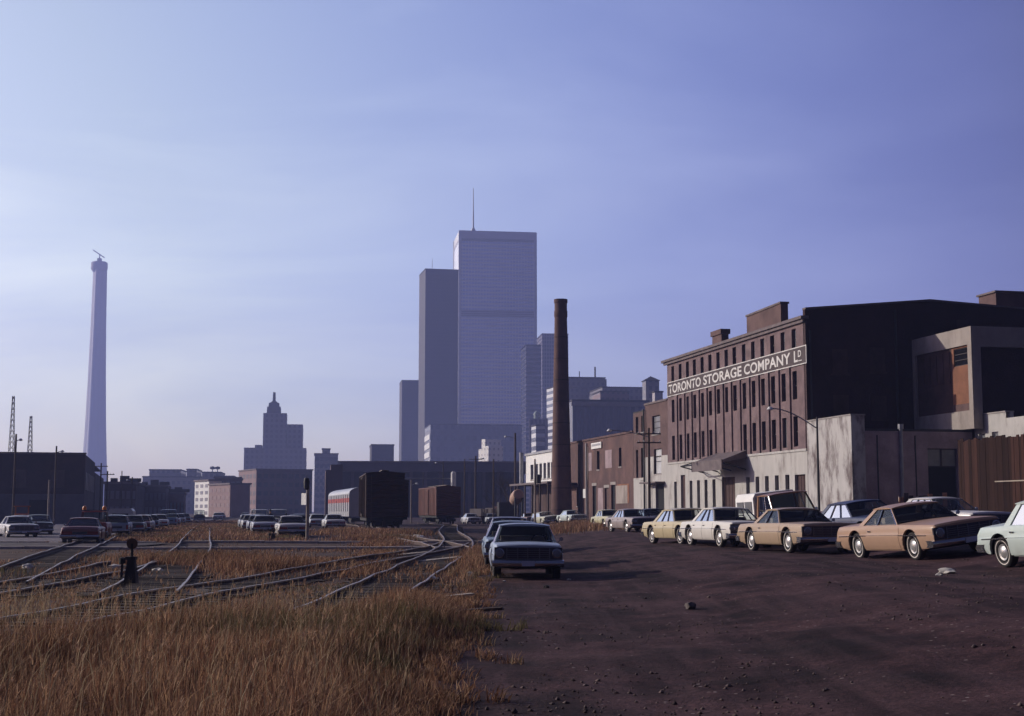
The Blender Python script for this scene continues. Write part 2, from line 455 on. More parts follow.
# the asphalt street on the left and the crossing over the tracks
def strip(name, pts_l, pts_r, m, dz, label):
    mb = MB()
    n = len(pts_l)
    for i in range(n - 1):
        a0, a1, b0, b1 = pts_l[i], pts_l[i + 1], pts_r[i], pts_r[i + 1]
        K = 24
        for k in range(K):
            t, u = k / K, (k + 1) / K
            P = [tuple(a0[j] + (b0[j] - a0[j]) * s for j in (0, 1)) for s in (t, u)] + [tuple(a1[j] + (b1[j] - a1[j]) * s for j in (0, 1)) for s in (u, t)]
            mb.quad(*[(p[0], p[1], tz(*p) + dz) for p in P])
    o = mb.build(name, m, weld=.001); tag(o, label, None, None, "structure"); return o

asph2 = mat("cinder_covered_asphalt", (.055, .038, .042), .9, .35, .9, col2=(.03, .02, .022), amount=.5, bump=.4)
asph = mat("worn_asphalt", (.12, .10, .115), .9, .2, .8, col2=(.075, .062, .066), amount=.45, bump=.3)
strip("street", [(-60, 62), (-70, 90), (-110, 300)], [(-24.5, 62), (-24.5, 76), (-62, 300)], asph, .05, "grey asphalt street with parked cars along the left side")
strip("crossing_road", [(-60, 64.2), (-30, 64.2), (-18, 65.5)], [(-60, 75.5), (-30, 75.5), (-18, 74.5)], asph2, .075, "worn asphalt road crossing the railway tracks")
for (y0, y1) in ((63.8, 64.35), (75.6, 76.2)):
    mb = MB()
    for k in range(40):
        x0 = -60 + k * 1.46
        if random.random() < .07: continue
        mb.box(x0, y0 + random.uniform(-.04, .04), -.02, x0 + 1.42, y1, tz(x0, y0) + .12)
    tag(mb.build("crossing_edge_timber", mat("edge_timber", (.42, .36, .335), .9, .25, 2)), None, None, None, "structure")["label"] = "row of pale timbers along the edge of the track crossing"

# ------------------------------------------------------------------ tracks
def smooth_path(pts, step=1.0):
    P = np.array(pts, float); out = []
    for i in range(len(P) - 1):
        p0 = P[max(i - 1, 0)]; p1 = P[i]; p2 = P[i + 1]; p3 = P[min(i + 2, len(P) - 1)]
        n = max(2, int(np.linalg.norm(p2 - p1) / step))
        for t in np.linspace(0, 1, n, endpoint=False):
            out.append(.5 * ((2 * p1) + (-p0 + p2) * t + (2 * p0 - 5 * p1 + 4 * p2 - p3) * t * t + (-p0 + 3 * p1 - 3 * p2 + p3) * t ** 3))
    out.append(P[-1]); return np.array(out)

RAILH = .16
TRACKS = []
def track(pts, label):
    c = smooth_path(pts); TRACKS.append(c)
    d = np.gradient(c, axis=0); d /= np.linalg.norm(d, axis=1)[:, None]; nrm = np.stack([-d[:, 1], d[:, 0]], 1)
    root = thing("railway_track", (c[0][0], c[0][1], 0), label, "railway track", "railway tracks across the yard")
    base = Vector((c[0][0], c[0][1], 0))
    prof = [(-.065, 0), (.065, 0), (.065, .02), (.014, .045), (.014, .11), (.027, .125), (.027, RAILH), (-.027, RAILH), (-.027, .125), (-.014, .11), (-.014, .045), (-.065, .02)]
    for s in (-1, 1):
        mb = MB(); rows = []
        for i in range(len(c)):
            p = c[i] + nrm[i] * s * .7525
            z = tz(*p) - .045 + .06 * float(ss(36, 52, p[1]))
            rows.append([(p[0] + nrm[i][0] * a - base.x, p[1] + nrm[i][1] * a - base.y, z + h) for a, h in prof])
        n = len(prof); vs = [v for r in rows for v in r]
        fs = [(i * n + k, i * n + (k + 1) % n, (i + 1) * n + (k + 1) % n, (i + 1) * n + k) for i in range(len(rows) - 1) for k in range(n)]
        mb.add(vs, fs)
        # worn running surface and rusty flanks
        for i in range(len(rows) - 1):
            for k in range(n):
                mb.m[i * n + k] = 0 if k in (5, 6, 7) else 1
        mb.build("rail", [M['rail'], M['rust']], root, angle=None)
    # the sleepers, half sunk in cinders
    mb = MB(); L = np.concatenate([[0], np.cumsum(np.linalg.norm(np.diff(c, axis=0), axis=1))])
    for s in np.arange(.4, min(L[-1], 150), .62):
        x = np.interp(s, L, c[:, 0]); y = np.interp(s, L, c[:, 1])
        if y > 160 or 64 < y < 76: continue
        a = math.atan2(np.interp(s, L, d[:, 1]), np.interp(s, L, d[:, 0])) + random.uniform(-.03, .03)
        ca, sa = math.cos(a), math.sin(a); z = tz(x, y)
        w, l = .11, 1.25 + random.uniform(-.08, .08)
        pts8 = [(dx * w, dy * l, dz) for dz in (-.1, .035) for dx, dy in ((-1, -1), (1, -1), (1, 1), (-1, 1))]
        mb.add([(x - base.x + px * ca - py * sa, y - base.y + px * sa + py * ca, z + pz) for px, py, pz in pts8],
               [(0, 3, 2, 1), (4, 5, 6, 7), (0, 1, 5, 4), (1, 2, 6, 5), (2, 3, 7, 6), (3, 0, 4, 7)])
    o = mb.build("sleepers", mat("old_sleeper_wood", (.075, .055, .045), .9, .3, 2), root, angle=None); o['kind'] = 'stuff'
    return root

track([(-2.9, 14), (-2.85, 25), (-2.75, 37), (-2.5, 49), (-2.5, 62), (-2.8, 73), (-3.2, 82), (-4.2, 98), (-5.2, 115), (-6.2, 140), (-7.5, 165), (-11.5, 183)], "railway track that bends past the front of the blue sedan to the red boxcar")
track([(-7.05, 16), (-6.95, 21), (-6.5, 29), (-5.7, 37), (-4.9, 45), (-4.1, 52), (-3.1, 62), (-2.85, 69)], "overgrown railway track from the lower left corner joining the bending track")
track([(-7.4, 28), (-9.9, 41), (-14, 62), (-20.7, 93), (-39, 180), (-60, 290), (-82, 420), (-100, 520)], "straight railway track leading away between the two rows of parked cars")
track([(-10.5, 20), (-11.0, 28), (-11.35, 38), (-12.0, 45)], "railway track with dark rails at the left edge in front of the switch stand")
track([(-12.1, 33), (-14.2, 41.8), (-15.7, 48), (-19.1, 62), (-22.5, 76), (-26, 90)], "short railway track left of the switch stand running to the street")
track([(-2.6, 62), (-4.4, 74), (-6.6, 86), (-8.7, 98), (-10.4, 110), (-12.1, 124), (-14.4, 140), (-17.4, 162), (-23, 187)], "railway track under the tall dark boxcar")

def track_dist(x, y):
    best = np.full(x.shape, 1e9)
    for c in TRACKS:
        cc = c[c[:, 1] < 130]
        for i in range(0, len(cc) - 1, 2):
            a, b = cc[i], cc[min(i + 2, len(cc) - 1)]
            e = b - a; L2 = (e @ e) + 1e-9
            sel = (y > min(a[1], b[1]) - 2) & (y < max(a[1], b[1]) + 2)
            if not sel.any(): continue
            px, py = x[sel] - a[0], y[sel] - a[1]
            t = np.clip((px * e[0] + py * e[1]) / L2, 0, 1)
            best[sel] = np.minimum(best[sel], np.hypot(px - t * e[0], py - t * e[1]))
    return best

# ------------------------------------------------------------------ dry grass
def grass_material(name):
    m, nt, b = _nt(name)
    N, Lk = nt.nodes, nt.links
    a = N.new("ShaderNodeAttribute"); a.attribute_name = "tint"
    Lk.new(a.outputs["Color"], b.inputs["Base Color"])
    b.inputs["Roughness"].default_value = .75; b.inputs["Specular IOR Level"].default_value = .15
    tr = N.new("ShaderNodeBsdfTranslucent"); Lk.new(a.outputs["Color"], tr.inputs["Color"])
    mx = N.new("ShaderNodeMixShader"); mx.inputs[0].default_value = .3
    Lk.new(b.outputs[0], mx.inputs[1]); Lk.new(tr.outputs[0], mx.inputs[2])
    Lk.new(mx.outputs[0], N["Material Output"].inputs["Surface"])
    return m
GM = grass_material("dry_grass_blades")

def blades(name, x, y, h, w, lean, tint, label, z0=0.):
    n = len(x); z = terrain(x, y) - .02 + z0
    az = rng.uniform(0, 2 * np.pi, n); la = rng.uniform(0, 2 * np.pi, n)
    # prevailing lean to the right
    lx = np.cos(la) * lean + .35 * lean; ly = np.sin(la) * lean
    wx, wy = np.cos(az) * w, np.sin(az) * w
    P = np.zeros((n, 5, 3))
    P[:, 0] = np.stack([x - wx, y - wy, z], 1); P[:, 1] = np.stack([x + wx, y + wy, z], 1)
    mx_, my_ = x + lx * h * .35, y + ly * h * .35; mz = z + h * .6
    P[:, 2] = np.stack([mx_ - wx * .8, my_ - wy * .8, mz], 1); P[:, 3] = np.stack([mx_ + wx * .8, my_ + wy * .8, mz], 1)
    P[:, 4] = np.stack([x + lx * h, y + ly * h, z + h * np.clip(1 - .35 * lean ** 2, .5, 1)], 1)
    b = (np.arange(n) * 5)[:, None]
    F3 = np.concatenate([b + np.array([[0, 1, 3]]), b + np.array([[0, 3, 2]]), b + np.array([[2, 3, 4]])], 0)
    me = bpy.data.meshes.new(name); raw_mesh(me, P.reshape(-1, 3), F3)
    a = me.attributes.new("tint", 'FLOAT_COLOR', 'POINT')
    c = np.ones((n, 5, 4), np.float32); c[:, :, :3] = tint[:, None, :]
    a.data.foreach_set("color", c.ravel())
    me.materials.append(GM)
    o = bpy.data.objects.new(name, me); COL.objects.link(o)
    tag(o, label, "grass", None, "stuff"); return o

STRAW = np.array([.43, .265, .155]); RUSSET = np.array([.23, .115, .07]); BROWN = np.array([.12, .064, .043]); GREEN = np.array([.10, .092, .042])
def scatter(n, y0, y1, xl, xr):
    """points by area between the lines xl(y) and xr(y)"""
    yy = np.linspace(y0, y1, 200); wd = np.maximum(xr(yy) - xl(yy), 0); cdf = np.cumsum(wd); cdf /= cdf[-1]
    y = np.interp(rng.uniform(0, 1, n), cdf, yy); x = xl(y) + (xr(y) - xl(y)) * rng.uniform(0, 1, n)
    return x, y

def tints(n, x, y, green_bias=0.):
    k = fbm(x * .5, y * .35, 77)[:, None]; j = rng.uniform(0, 1, (n, 1))
    c = np.where(j < .30, STRAW, np.where(j < .72, RUSSET, BROWN)) * rng.uniform(.7, 1.25, (n, 1))
    c = c * (.72 + .56 * k)
    g = (fbm(x * .28 + 9, y * .28, 55) + green_bias + .12 * (rng.uniform(0, 1, n) - .5))
    gm = ss(.65, .75, g)[:, None] * .85
    return c * (1 - gm) + GREEN * rng.uniform(.7, 1.4, (n, 1)) * gm

def grass_near():
    edge = lambda y: grass_edge(y)
    # tall dry grass of the foreground
    x, y = scatter(190000, 9.0, 34, lambda y: -.46 * y - 1.5, lambda y: edge(y) + .25)
    keep = rng.uniform(0, 1, len(x)) < np.clip(1.7 - (y - 9) / 20, .35, 1) * np.clip(.35 + 1.3 * fbm(x * .6, y * .5, 3), 0, 1)
    d = track_dist(x, y)
    yb = np.interp(x, [-10, -7.6, -6, -4, -1], [11.5, 12.8, 16.5, 21.5, 28])    # the tall stand ends where the tracks cross
    tall = 1 - ss(yb - 2.5, yb + 2.5, y)
    keep &= rng.uniform(0, 1, len(x)) < np.where(d < .95, .35 + .65 * tall, 1) * (.35 + .65 * tall)
    x, y, tall, d = x[keep], y[keep], tall[keep], d[keep]
    h = (.09 + .43 * tall * (.15 + 1.35 * fbm(x * .7, y * .6, 8))) * rng.uniform(.55, 1.25, len(x))
    h *= np.where(d < .95, .55 + .45 * tall, 1) * np.clip(.35 + (edge(y) - x) / 1.4, .3, 1)
    gb = .17 * np.exp(-((x + 1.3) / .7) ** 2) * np.exp(-((y - 14.5) / 2.8) ** 2) + .03 * np.exp(-((x + 6.5) / 2.5) ** 2 - ((y - 33) / 5) ** 2)
    blades("dry_grass", x, y, h, rng.uniform(.0022, .0055, len(x)) * (1 + y / 40), rng.uniform(.05, .75, len(x)) * (.45 + 1.5 * np.clip(fbm(x * .45 + 4, y * .4, 61) - .3, 0, .6)), tints(len(x), x, y, gb), "tall dry brown grass filling the lower left of the yard")
    # pale seed stalks
    x, y = scatter(1700, 9.5, 24, lambda y: -.44 * y - 1, lambda y: edge(y) - .1)
    n = len(x)
    blades("grass_stalks", x, y, rng.uniform(.4, .82, n) * np.clip(.5 + (edge(y) - x) / 2, .4, 1), rng.uniform(.003, .006, n), rng.uniform(.05, .6, n),
           np.array([.42, .32, .2]) * rng.uniform(.6, 1.2, (n, 1)), "pale straw stalks standing above the brown grass")
    # nodding seed heads
    hx, hy = scatter(700, 9.5, 22, lambda y: -.44 * y - 1, lambda y: edge(y) - .3); hh = rng.uniform(.42, .72, 700) * np.clip(.5 + (edge(hy) - hx) / 2, .5, 1)
    sx = np.repeat(hx, 9); sy = np.repeat(hy, 9); sh = np.repeat(hh, 9); m = len(sx); tone = np.repeat(np.array([.42, .27, .17]) * rng.uniform(.6, 1.2, (700, 1)), 9, 0)
    blades("seed_stems", hx, hy, hh + .02, rng.uniform(.0018, .003, 700), rng.uniform(.0, .04, 700), np.array([.40, .27, .16]) * rng.uniform(.6, 1.1, (700, 1)), "thin upright stems carrying seed heads")
    blades("seed_heads", sx + rng.normal(0, .006, m), sy + rng.normal(0, .006, m), rng.uniform(.03, .075, m), rng.uniform(.003, .006, m), rng.uniform(.3, 1.1, m), tone, "feathery seed heads above the dry grass", sh - .06 + rng.uniform(0, .07, m))
    # low weeds between the tracks
    x, y = scatter(110000, 30, 92, lambda y: -.46 * y - 2, lambda y: edge(np.minimum(y, 80)) + .15)
    d = track_dist(x, y); f = fbm(x * .22, y * .16, 13)
    p = np.clip((f - .36) * 4.5, 0.02, 1) * np.where(d < 1.0, .42, 1) * np.where((y > 63) & (y < 76.5), .25, 1) * (1 - .5 * ss(44, 56, y) * (1 - ss(76, 80, y)))
    p *= 1 - ss(0, 4, -24 - x) * ss(60, 64, y)
    p *= 1 - .97 * (lot_mask(x, y) > .4)
    p *= 1 - .75 * (np.abs(x - T2x(y) - .4) < 2.2) * (y > 40) * (y < 64)
    p *= 1 - .85 * (np.abs(x - np.interp(y, [37, 49, 62, 73, 82, 98, 115], [-2.75, -2.5, -2.5, -2.8, -3.2, -4.2, -5.2])) < 1.7) * (y > 42)
    k = rng.uniform(0, 1, len(x)) < p
    x, y, d, f = x[k], y[k], d[k], f[k]; n = len(x)
    h = (.10 + .5 * np.clip(f - .42, 0, .4) * 1.8) * rng.uniform(.5, 1.4, n) * np.where(d < 1, .7, 1) * (1 - .6 * ss(40, 52, y)) * np.where((y > 62) & (y < 76.5), .5, 1)
    blades("weeds", x, y, h, rng.uniform(.008, .018, n) * (y / 45), rng.uniform(.1, .9, n), tints(n, x, y), "low rusty weeds between the railway tracks")
    # the far strip of grass along the straight track
    x, y = scatter(60000, 76, 230, lambda y: T2x(y) - 5.2 - .012 * (y - 80), lambda y: T2x(y) + 6.5 + .015 * (y - 80))
    d = track_dist(x, y); k = rng.uniform(0, 1, len(x)) < np.clip((fbm(x * .15, y * .1, 19) - .3) * 4, .1, 1) * np.where(d < .9, .35, 1)
    x, y = x[k], y[k]; n = len(x)
    blades("yard_grass", x, y, .24 * rng.uniform(.5, 1.5, n), rng.uniform(.01, .02, n) * (y / 50), rng.uniform(.1, .8, n), tints(n, x, y, .03), "strip of dry grass along the straight track beyond the crossing")
    # weeds by the boxcars and the island beyond the blue sedan
    xs, ys, hs = [], [], []
    for (cx, cy, sx, sy, n, hh) in ((-9.2, 100, 2.2, 5, 7000, .55), (-8.2, 84, 1.8, 4, 4500, .4), (5.8, 116, 3.6, 14, 12000, .6), (-6.6, 72, 1.0, 6, 2500, .3), (-13.6, 112, 1.2, 10, 2500, .5), (-5.2, 55, .8, 4, 1800, .25), (-10.5, 47, 2.2, 2.5, 4500, .5), (-7.6, 42, 1.2, 2.5, 3000, .5), (-1.3, 52, .5, 9, 4200, .38)):
        xs.append(rng.normal(cx, sx * .55, n)); ys.append(rng.normal(cy, sy * .55, n)); hs.append(hh * rng.uniform(.3, 1.1, n))
    x, y, h = map(np.concatenate, (xs, ys, hs)); n = len(x)
    blades("tall_weeds", x, y, h, rng.uniform(.014, .026, n) * (y / 80), rng.uniform(.1, .7, n), tints(n, x, y), "clumps of tall russet weeds by the boxcars and the lot")
grass_near()
# tufts straggling out on the cinders, and the gravel of the lot
def edge_tufts():
    cy = rng.uniform(10, 48, 150); cx = grass_edge(cy) + np.abs(rng.normal(.05, .33, 150)); n = 45
    x = (cx[:, None] + rng.normal(0, .07, (150, n))).ravel(); y = (cy[:, None] + rng.normal(0, .09, (150, n))).ravel(); m = len(x)
    blades("edge_tufts", x, y, rng.uniform(.04, .2, m), rng.uniform(.003, .006, m) * (1 + y / 40), rng.uniform(.2, .9, m), tints(m, x, y, .05), "straggling grass tufts along the edge of the cinder lot")
edge_tufts()
def gravel():
    n = 9000; y = 9 + 60 * rng.uniform(0, 1, n) ** 1.7; x = rng.uniform(-.6, .62, n) * y * .62 + .13 * y
    k = (x > grass_edge(y) - .3) & (fbm(x * .5, y * .35, 91) > .46 + .1 * rng.uniform(-1, 1, n)); x, y = x[k], y[k]; n = len(x)
    r = rng.gamma(2.0, .0055, n) + .006; z = terrain(x, y)
    base = np.array([(1, 0, 0), (-.5, .87, 0), (-.5, -.87, 0), (0, 0, .8), (0, 0, -.5)])
    P = base[None] * rng.uniform(.6, 1.3, (n, 5, 1)); a = rng.uniform(0, 6.28, n)
    X = P[:, :, 0] * np.cos(a)[:, None] - P[:, :, 1] * np.sin(a)[:, None]; Y = P[:, :, 0] * np.sin(a)[:, None] + P[:, :, 1] * np.cos(a)[:, None]
    P = np.stack([X * r[:, None] + x[:, None], Y * r[:, None] + y[:, None], P[:, :, 2] * r[:, None] + z[:, None] + .004], -1)
    f = np.array([(0, 1, 3), (1, 2, 3), (2, 0, 3), (1, 0, 4), (2, 1, 4), (0, 2, 4)])
    me = bpy.data.meshes.new("gravel"); raw_mesh(me, P.reshape(-1, 3), ((np.arange(n) * 5)[:, None, None] + f[None]).reshape(-1, 3))
    me.materials.append(mat("gravel_stone", (.085, .06, .058), .9, .5, 3)); o = bpy.data.objects.new("gravel", me); COL.objects.link(o); tag(o, "loose gravel over the cinder lot", "gravel", None, "stuff")
gravel()
# ------------------------------------------------------------------ cars
def lin(p, x): return float(np.interp(x, [a for a, _ in p], [b for _, b in p]))

CARS = {
 # L, W half width, top profile, wheel centres, wheel radius, cabin: base rear/front, roof rear/front, roof z, roof half width
 'sedan': dict(L=5.4, W=1.0, top=[(-2.7, .77), (-2.55, .88), (-1.4, .905), (.85, .915), (2.45, .88), (2.66, .87), (2.7, .835)], wf=1.6, wr=-1.5, R=.355,
               xr0=-1.45, xr1=-.85, xf1=.28, xf0=.98, zr=1.40, rw=.66, cp=.26, doors=4),
 'coupe': dict(L=5.45, W=1.01, top=[(-2.72, .75), (-2.6, .88), (-1.4, .91), (.8, .91), (2.45, .885), (2.68, .875), (2.72, .83)], wf=1.62, wr=-1.45, R=.36,
               xr0=-1.35, xr1=-.68, xf1=.22, xf0=.88, zr=1.37, rw=.66, cp=.24, doors=2),
 'compact': dict(L=4.65, W=.91, top=[(-2.32, .74), (-2.2, .85), (-1.2, .89), (.75, .90), (2.1, .88), (2.27, .865), (2.32, .83)], wf=1.4, wr=-1.38, R=.33,
               xr0=-1.25, xr1=-.85, xf1=.22, xf0=.82, zr=1.38, rw=.63, cp=.2, doors=4),
 'wagon': dict(L=5.4, W=.99, top=[(-2.7, .80), (-2.6, .93), (-1.4, .96), (.85, .97), (2.45, .925), (2.66, .905), (2.7, .87)], wf=1.6, wr=-1.5, R=.355,
               xr0=-2.6, xr1=-2.28, xf1=.28, xf0=.98, zr=1.45, rw=.70, cp=.12, doors=4),
 'pickup': dict(L=5.0, W=.97, top=[(-2.5, .80), (-2.42, 1.0), (-.75, 1.02), (.95, 1.05), (2.2, 1.0), (2.42, .95), (2.5, .80)], wf=1.55, wr=-1.45, R=.37,
               xr0=-.75, xr1=-.62, xf1=.42, xf0=.95, zr=1.72, rw=.72, cp=.1, doors=2),
 'camper': dict(L=5.0, W=.97, top=[(-2.5, .85), (-2.42, 1.05), (-.75, 1.07), (.95, 1.10), (2.2, 1.05), (2.42, 1.0), (2.5, .80)], wf=1.55, wr=-1.45, R=.38,
               xr0=-.75, xr1=-.66, xf1=.40, xf0=.90, zr=1.90, rw=.76, cp=.12, doors=2),
 'truckwagon': dict(L=4.9, W=.97, top=[(-2.45, .85), (-2.38, 1.02), (-.75, 1.05), (.95, 1.06), (2.2, 1.02), (2.38, .95), (2.45, .80)], wf=1.5, wr=-1.4, R=.38,
               xr0=-2.35, xr1=-2.25, xf1=.35, xf0=.85, zr=1.88, rw=.80, cp=.12, doors=2),
}

def body_loft(T):
    L, W = T['L'], T['W']; Ra = T['R'] + .085; zc = T['R']
    xs = list(np.linspace(-L / 2, L / 2, 34)) + [-L / 2 + .05, L / 2 - .05]
    for c in (T['wf'], T['wr']):
        xs = [x for x in xs if abs(x - c) > Ra + .02]
        xs += [c + Ra * math.cos(t) for t in np.linspace(0, math.pi, 15)] + [c - Ra - .012, c + Ra + .012]
    xs += [T['xr0'] + .06, T['xf0'] - .03]
    xs = sorted(xs)
    def zbot(x):
        for c in (T['wf'], T['wr']):
            if abs(x - c) <= Ra + 1e-6: return zc + math.sqrt(max(0, Ra ** 2 - (x - c) ** 2))
        e = max(0, abs(x) - (L / 2 - .65)) / .65
        return .25 + .13 * e
    def plan(x): return 1 - .06 * max(0, (abs(x) - L / 2 + .9) / .9) ** 2.2
    lv = [0, .34, .46, .58, .68, .735, .76, .86, .945, 1.0]
    fy = [.93, .965, .985, .998, 1.0, .995, .975, .965, .95, .905]
    top_y = [.80, .55, .2, -.2, -.55, -.80]
    rings = []
    for x in xs:
        zt, zb, p = lin(T['top'], x), zbot(x), plan(x)
        left = []
        for l, f in zip(lv, fy):
            z = max(zb, l * zt) if l else zb
            left.append((x, W * p * f, z))
        top = [(x, W * p * t, zt + .035 * (1 - (t / .905) ** 2) + .004) for t in top_y]
        rings.append(left + top + [(a, -b, c) for a, b, c in left[::-1]])
    n = len(rings[0]); mb = MB()
    mb.add([p for r in rings for p in r], [])
    nl = len(lv)
    for i in range(len(xs) - 1):
        xm = (xs[i] + xs[i + 1]) / 2
        for k in range(n):
            k2 = (k + 1) % n
            mi = 0
            if k == n - 1: mi = 1
            elif nl <= k < nl + 5 and T['xr0'] + .05 < xm < T['xf0'] - .02: mi = 1
            mb.f.append((i * n + k, i * n + k2, (i + 1) * n + k2, (i + 1) * n + k)); mb.m.append(mi)
    mb.f.append(tuple(range(n))); mb.m.append(0)
    o = (len(xs) - 1) * n
    mb.f.append(tuple(range(o, o + n))[::-1]); mb.m.append(0)
    return mb

def side_y(T, z, x=0):
    zt = lin(T['top'], x); lv = [.25, .34, .46, .58, .68, .735, .76, .86, .945, 1.0]; fy = [.93, .965, .985, .998, 1.0, .995, .975, .965, .95, .905]
    return T['W'] * float(np.interp(z / zt, lv, fy))

MESH = {}
def car_parts(kind):
    """[(name, mesh, place, parent index)] of one kind of car; the meshes are shared by its copies"""
    if kind in MESH: return MESH[kind]
    T = CARS[kind]; L, W = T['L'], T['W']; out = []
    def P(name, mb, mats, loc=(0, 0, 0), parent=None, angle=35, weld=0., rz=0):
        out.append((name, mb.mesh(kind + "_" + name, mats if isinstance(mats, list) else [mats], angle, weld), loc, parent, rz)); return len(out) - 1
    P("body", body_loft(T), [M['paint'], M['dark']], weld=.003, angle=32)
    # greenhouse
    xr0, xr1, xf0, xf1, zr, rw = (T[k] for k in ('xr0', 'xr1', 'xf0', 'xf1', 'zr', 'rw'))
    zb0, zb1 = lin(T['top'], xr0) - .005, lin(T['top'], xf0) - .005; bw = W * .885
    A0, A1, C0, C1 = Vector((xf0, bw, zb1)), Vector((xf1, rw, zr - .03)), Vector((xr0, bw, zb0)), Vector((xr1, rw, zr - .03))
    mb = MB()
    nx, ny = 9, 11; gx = np.linspace(xr1 - .07, xf1 + .07, nx); gy = np.linspace(-1, 1, ny)
    vs = []
    for lay in (0, 1):
        for i, x in enumerate(gx):
            e = 1 - abs(2 * i / (nx - 1) - 1) ** 3
            for g in gy:
                z = zr - .045 + .03 * e + .05 * (1 - abs(g) ** 2.6) if lay == 0 else zr - .06
                vs.append((x, g * (rw + .03), z))
    fs = []
    for i in range(nx - 1):
        for j in range(ny - 1):
            a = i * ny + j; fs.append((a, a + ny, a + ny + 1, a + 1)); b = a + nx * ny; fs.append((b, b + 1, b + ny + 1, b + ny))
    rim = [i * ny for i in range(nx)] + [(nx - 1) * ny + j for j in range(1, ny)] + [i * ny + ny - 1 for i in range(nx - 2, -1, -1)] + [j for j in range(ny - 2, 0, -1)]
    for a, b in zip(rim, rim[1:] + rim[:1]): fs.append((a, b, b + nx * ny, a + nx * ny))
    mb.add(vs, fs)
    def pillar(p0, p1, q1, q0, s):
        pts = [Vector(p) for p in (p0, p1, q1, q0)]; inn = Vector((0, -.05, 0))
        vs = [Vector((p.x, p.y * s, p.z)) for p in pts] + [Vector(((p + inn).x, (p + inn).y * s, p.z)) for p in pts]
        mb.add(vs, [(0, 1, 2, 3), (7, 6, 5, 4), (0, 4, 5, 1), (1, 5, 6, 2), (2, 6, 7, 3), (3, 7, 4, 0)])
    dx = Vector((1, 0, 0)); cp = T['cp']
    nb = 1 if T['doors'] == 2 else 2
    glx0 = C0 + dx * cp * 1.15; glx1 = C1 + dx * cp * .75
    for s in (1, -1):
        pillar(A0, A0 - dx * .075, A1 - dx * .06, A1, s)
        pillar(C0, glx0, glx1, C1, s)
    P("roof", mb, [M['paint']], angle=40)
    # glass
    def pane(b0, b1, t0, t1, bulge, name, K=8):
        g = MB()
        vs = []
        for k in range(K + 1):
            t = k / K; f = bulge * (1 - (2 * t - 1) ** 2)
            vs += [Vector(b0).lerp(Vector(b1), t) + dx * f, Vector(t0).lerp(Vector(t1), t) + dx * f * .6]
        g.add(vs, [(2 * k, 2 * k + 2, 2 * k + 3, 2 * k + 1) for k in range(K)]); P(name, g, M['glass'], angle=60)
    sx = lambda v: Vector((v.x, -v.y, v.z))
    pane(A0 * 1, sx(A0), A1 * 1, sx(A1), .07, "windshield")
    pane(C0 * 1, sx(C0), C1 * 1, sx(C1), -.05, "rear_window")
    f0, f1 = A0 - dx * .075, A1 - dx * .06
    inn = Vector((0, -.02, 0))
    for s in (1, -1):
        g = MB(); q = [f0 + inn, glx0 + inn, glx1 + inn, f1 + inn]; g.add([(v.x, v.y * s, v.z) for v in q], [(0, 1, 2, 3)])
        gi = P("side_window", g, M['glass'], angle=None)
        d = MB()
        for k in range(nb):
            t = (k + 1) / (nb + 1) if nb > 1 else .55
            a, b = f0.lerp(glx0, t), f1.lerp(glx1, t)
            d.cyl((a.x, a.y * s, a.z), (b.x, b.y * s, b.z), .022, n=6)
        d.tube([(v.x, v.y * s, v.z) for v in (f0, f1, glx1)], .014, 5)
        P("window_frame", d, M['chrome'], parent=gi)
    # seats and wheel
    for x0 in ([xf0 - 1.15, xr0 + .55] if T['doors'] == 4 or kind == 'coupe' else [xf0 - 1.25]):
        b = MB().box(x0 - .1, -W * .68, zb1 - .25, x0 + .1, W * .68, zb1 + .17); P("seat", b, M['vinyl'])
    P("dashboard", MB().box(xf0 - .5, -W * .75, zb1 - .1, xf0 - .1, W * .75, zb1 + .055), M['dash'])
    b = MB(); pr = [(.19 + .014 * math.cos(t), .014 * math.sin(t)) for t in np.linspace(0, 2 * math.pi, 7)]
    b.lathe(pr, (xf0 - .62, .38, zb1 + .04), 16, 'x'); b.box(xf0 - .63, .2, zb1 + .03, xf0 - .615, .56, zb1 + .05)
    P("steering_wheel", b, M['dark'])
    # doors with seam, handle
    nd = 1 if T['doors'] == 2 else 2
    xd0 = T['wf'] - T['R'] - .22; xd1 = T['wr'] + T['R'] + (.32 if nd == 1 else .02)
    for s in (1, -1):
        for k in range(nd):
            xa = xd0 + (xd1 - xd0) * k / nd - .012; xb = xd0 + (xd1 - xd0) * (k + 1) / nd + .012
            d = MB(); zs = [.30, .36, .44, .55, .62, .66, .70, .725, .745, .82, .88, .93]
            X = np.linspace(xa, xb, 6); rows = []
            for x in X:
                zt = lin(T['top'], x)
                rows.append([(x, (side_y(T, z * zt / .97, x) + .007) * s, z * zt / .97) for z in zs])
            m_ = len(zs); d.add([p for r in rows for p in r], [(i * m_ + j, i * m_ + j + 1, (i + 1) * m_ + j + 1, (i + 1) * m_ + j) for i in range(5) for j in range(m_ - 1)])
            # folded edge back to the body
            for r in (rows[0], rows[-1]):
                nn = len(d.v); d.add([(p[0], p[1], p[2]) for p in r] + [(p[0], p[1] - .02 * s, p[2]) for p in r], [(j, j + 1, m_ + j + 1, m_ + j) for j in range(m_ - 1)], 1)
            di = P("door", d, [M['paint'], M['dark']], angle=30)
            hx = xb + .1
            yh = side_y(T, .76, hx) * s
            P("door_handle", MB().box(hx, min(yh, yh + .03 * s), .745, hx + .15, max(yh, yh + .03 * s), .775), M['chrome'], parent=di)
        # side trim
        t = MB(); X = np.linspace(-L / 2 + .25, L / 2 - .3, 16)
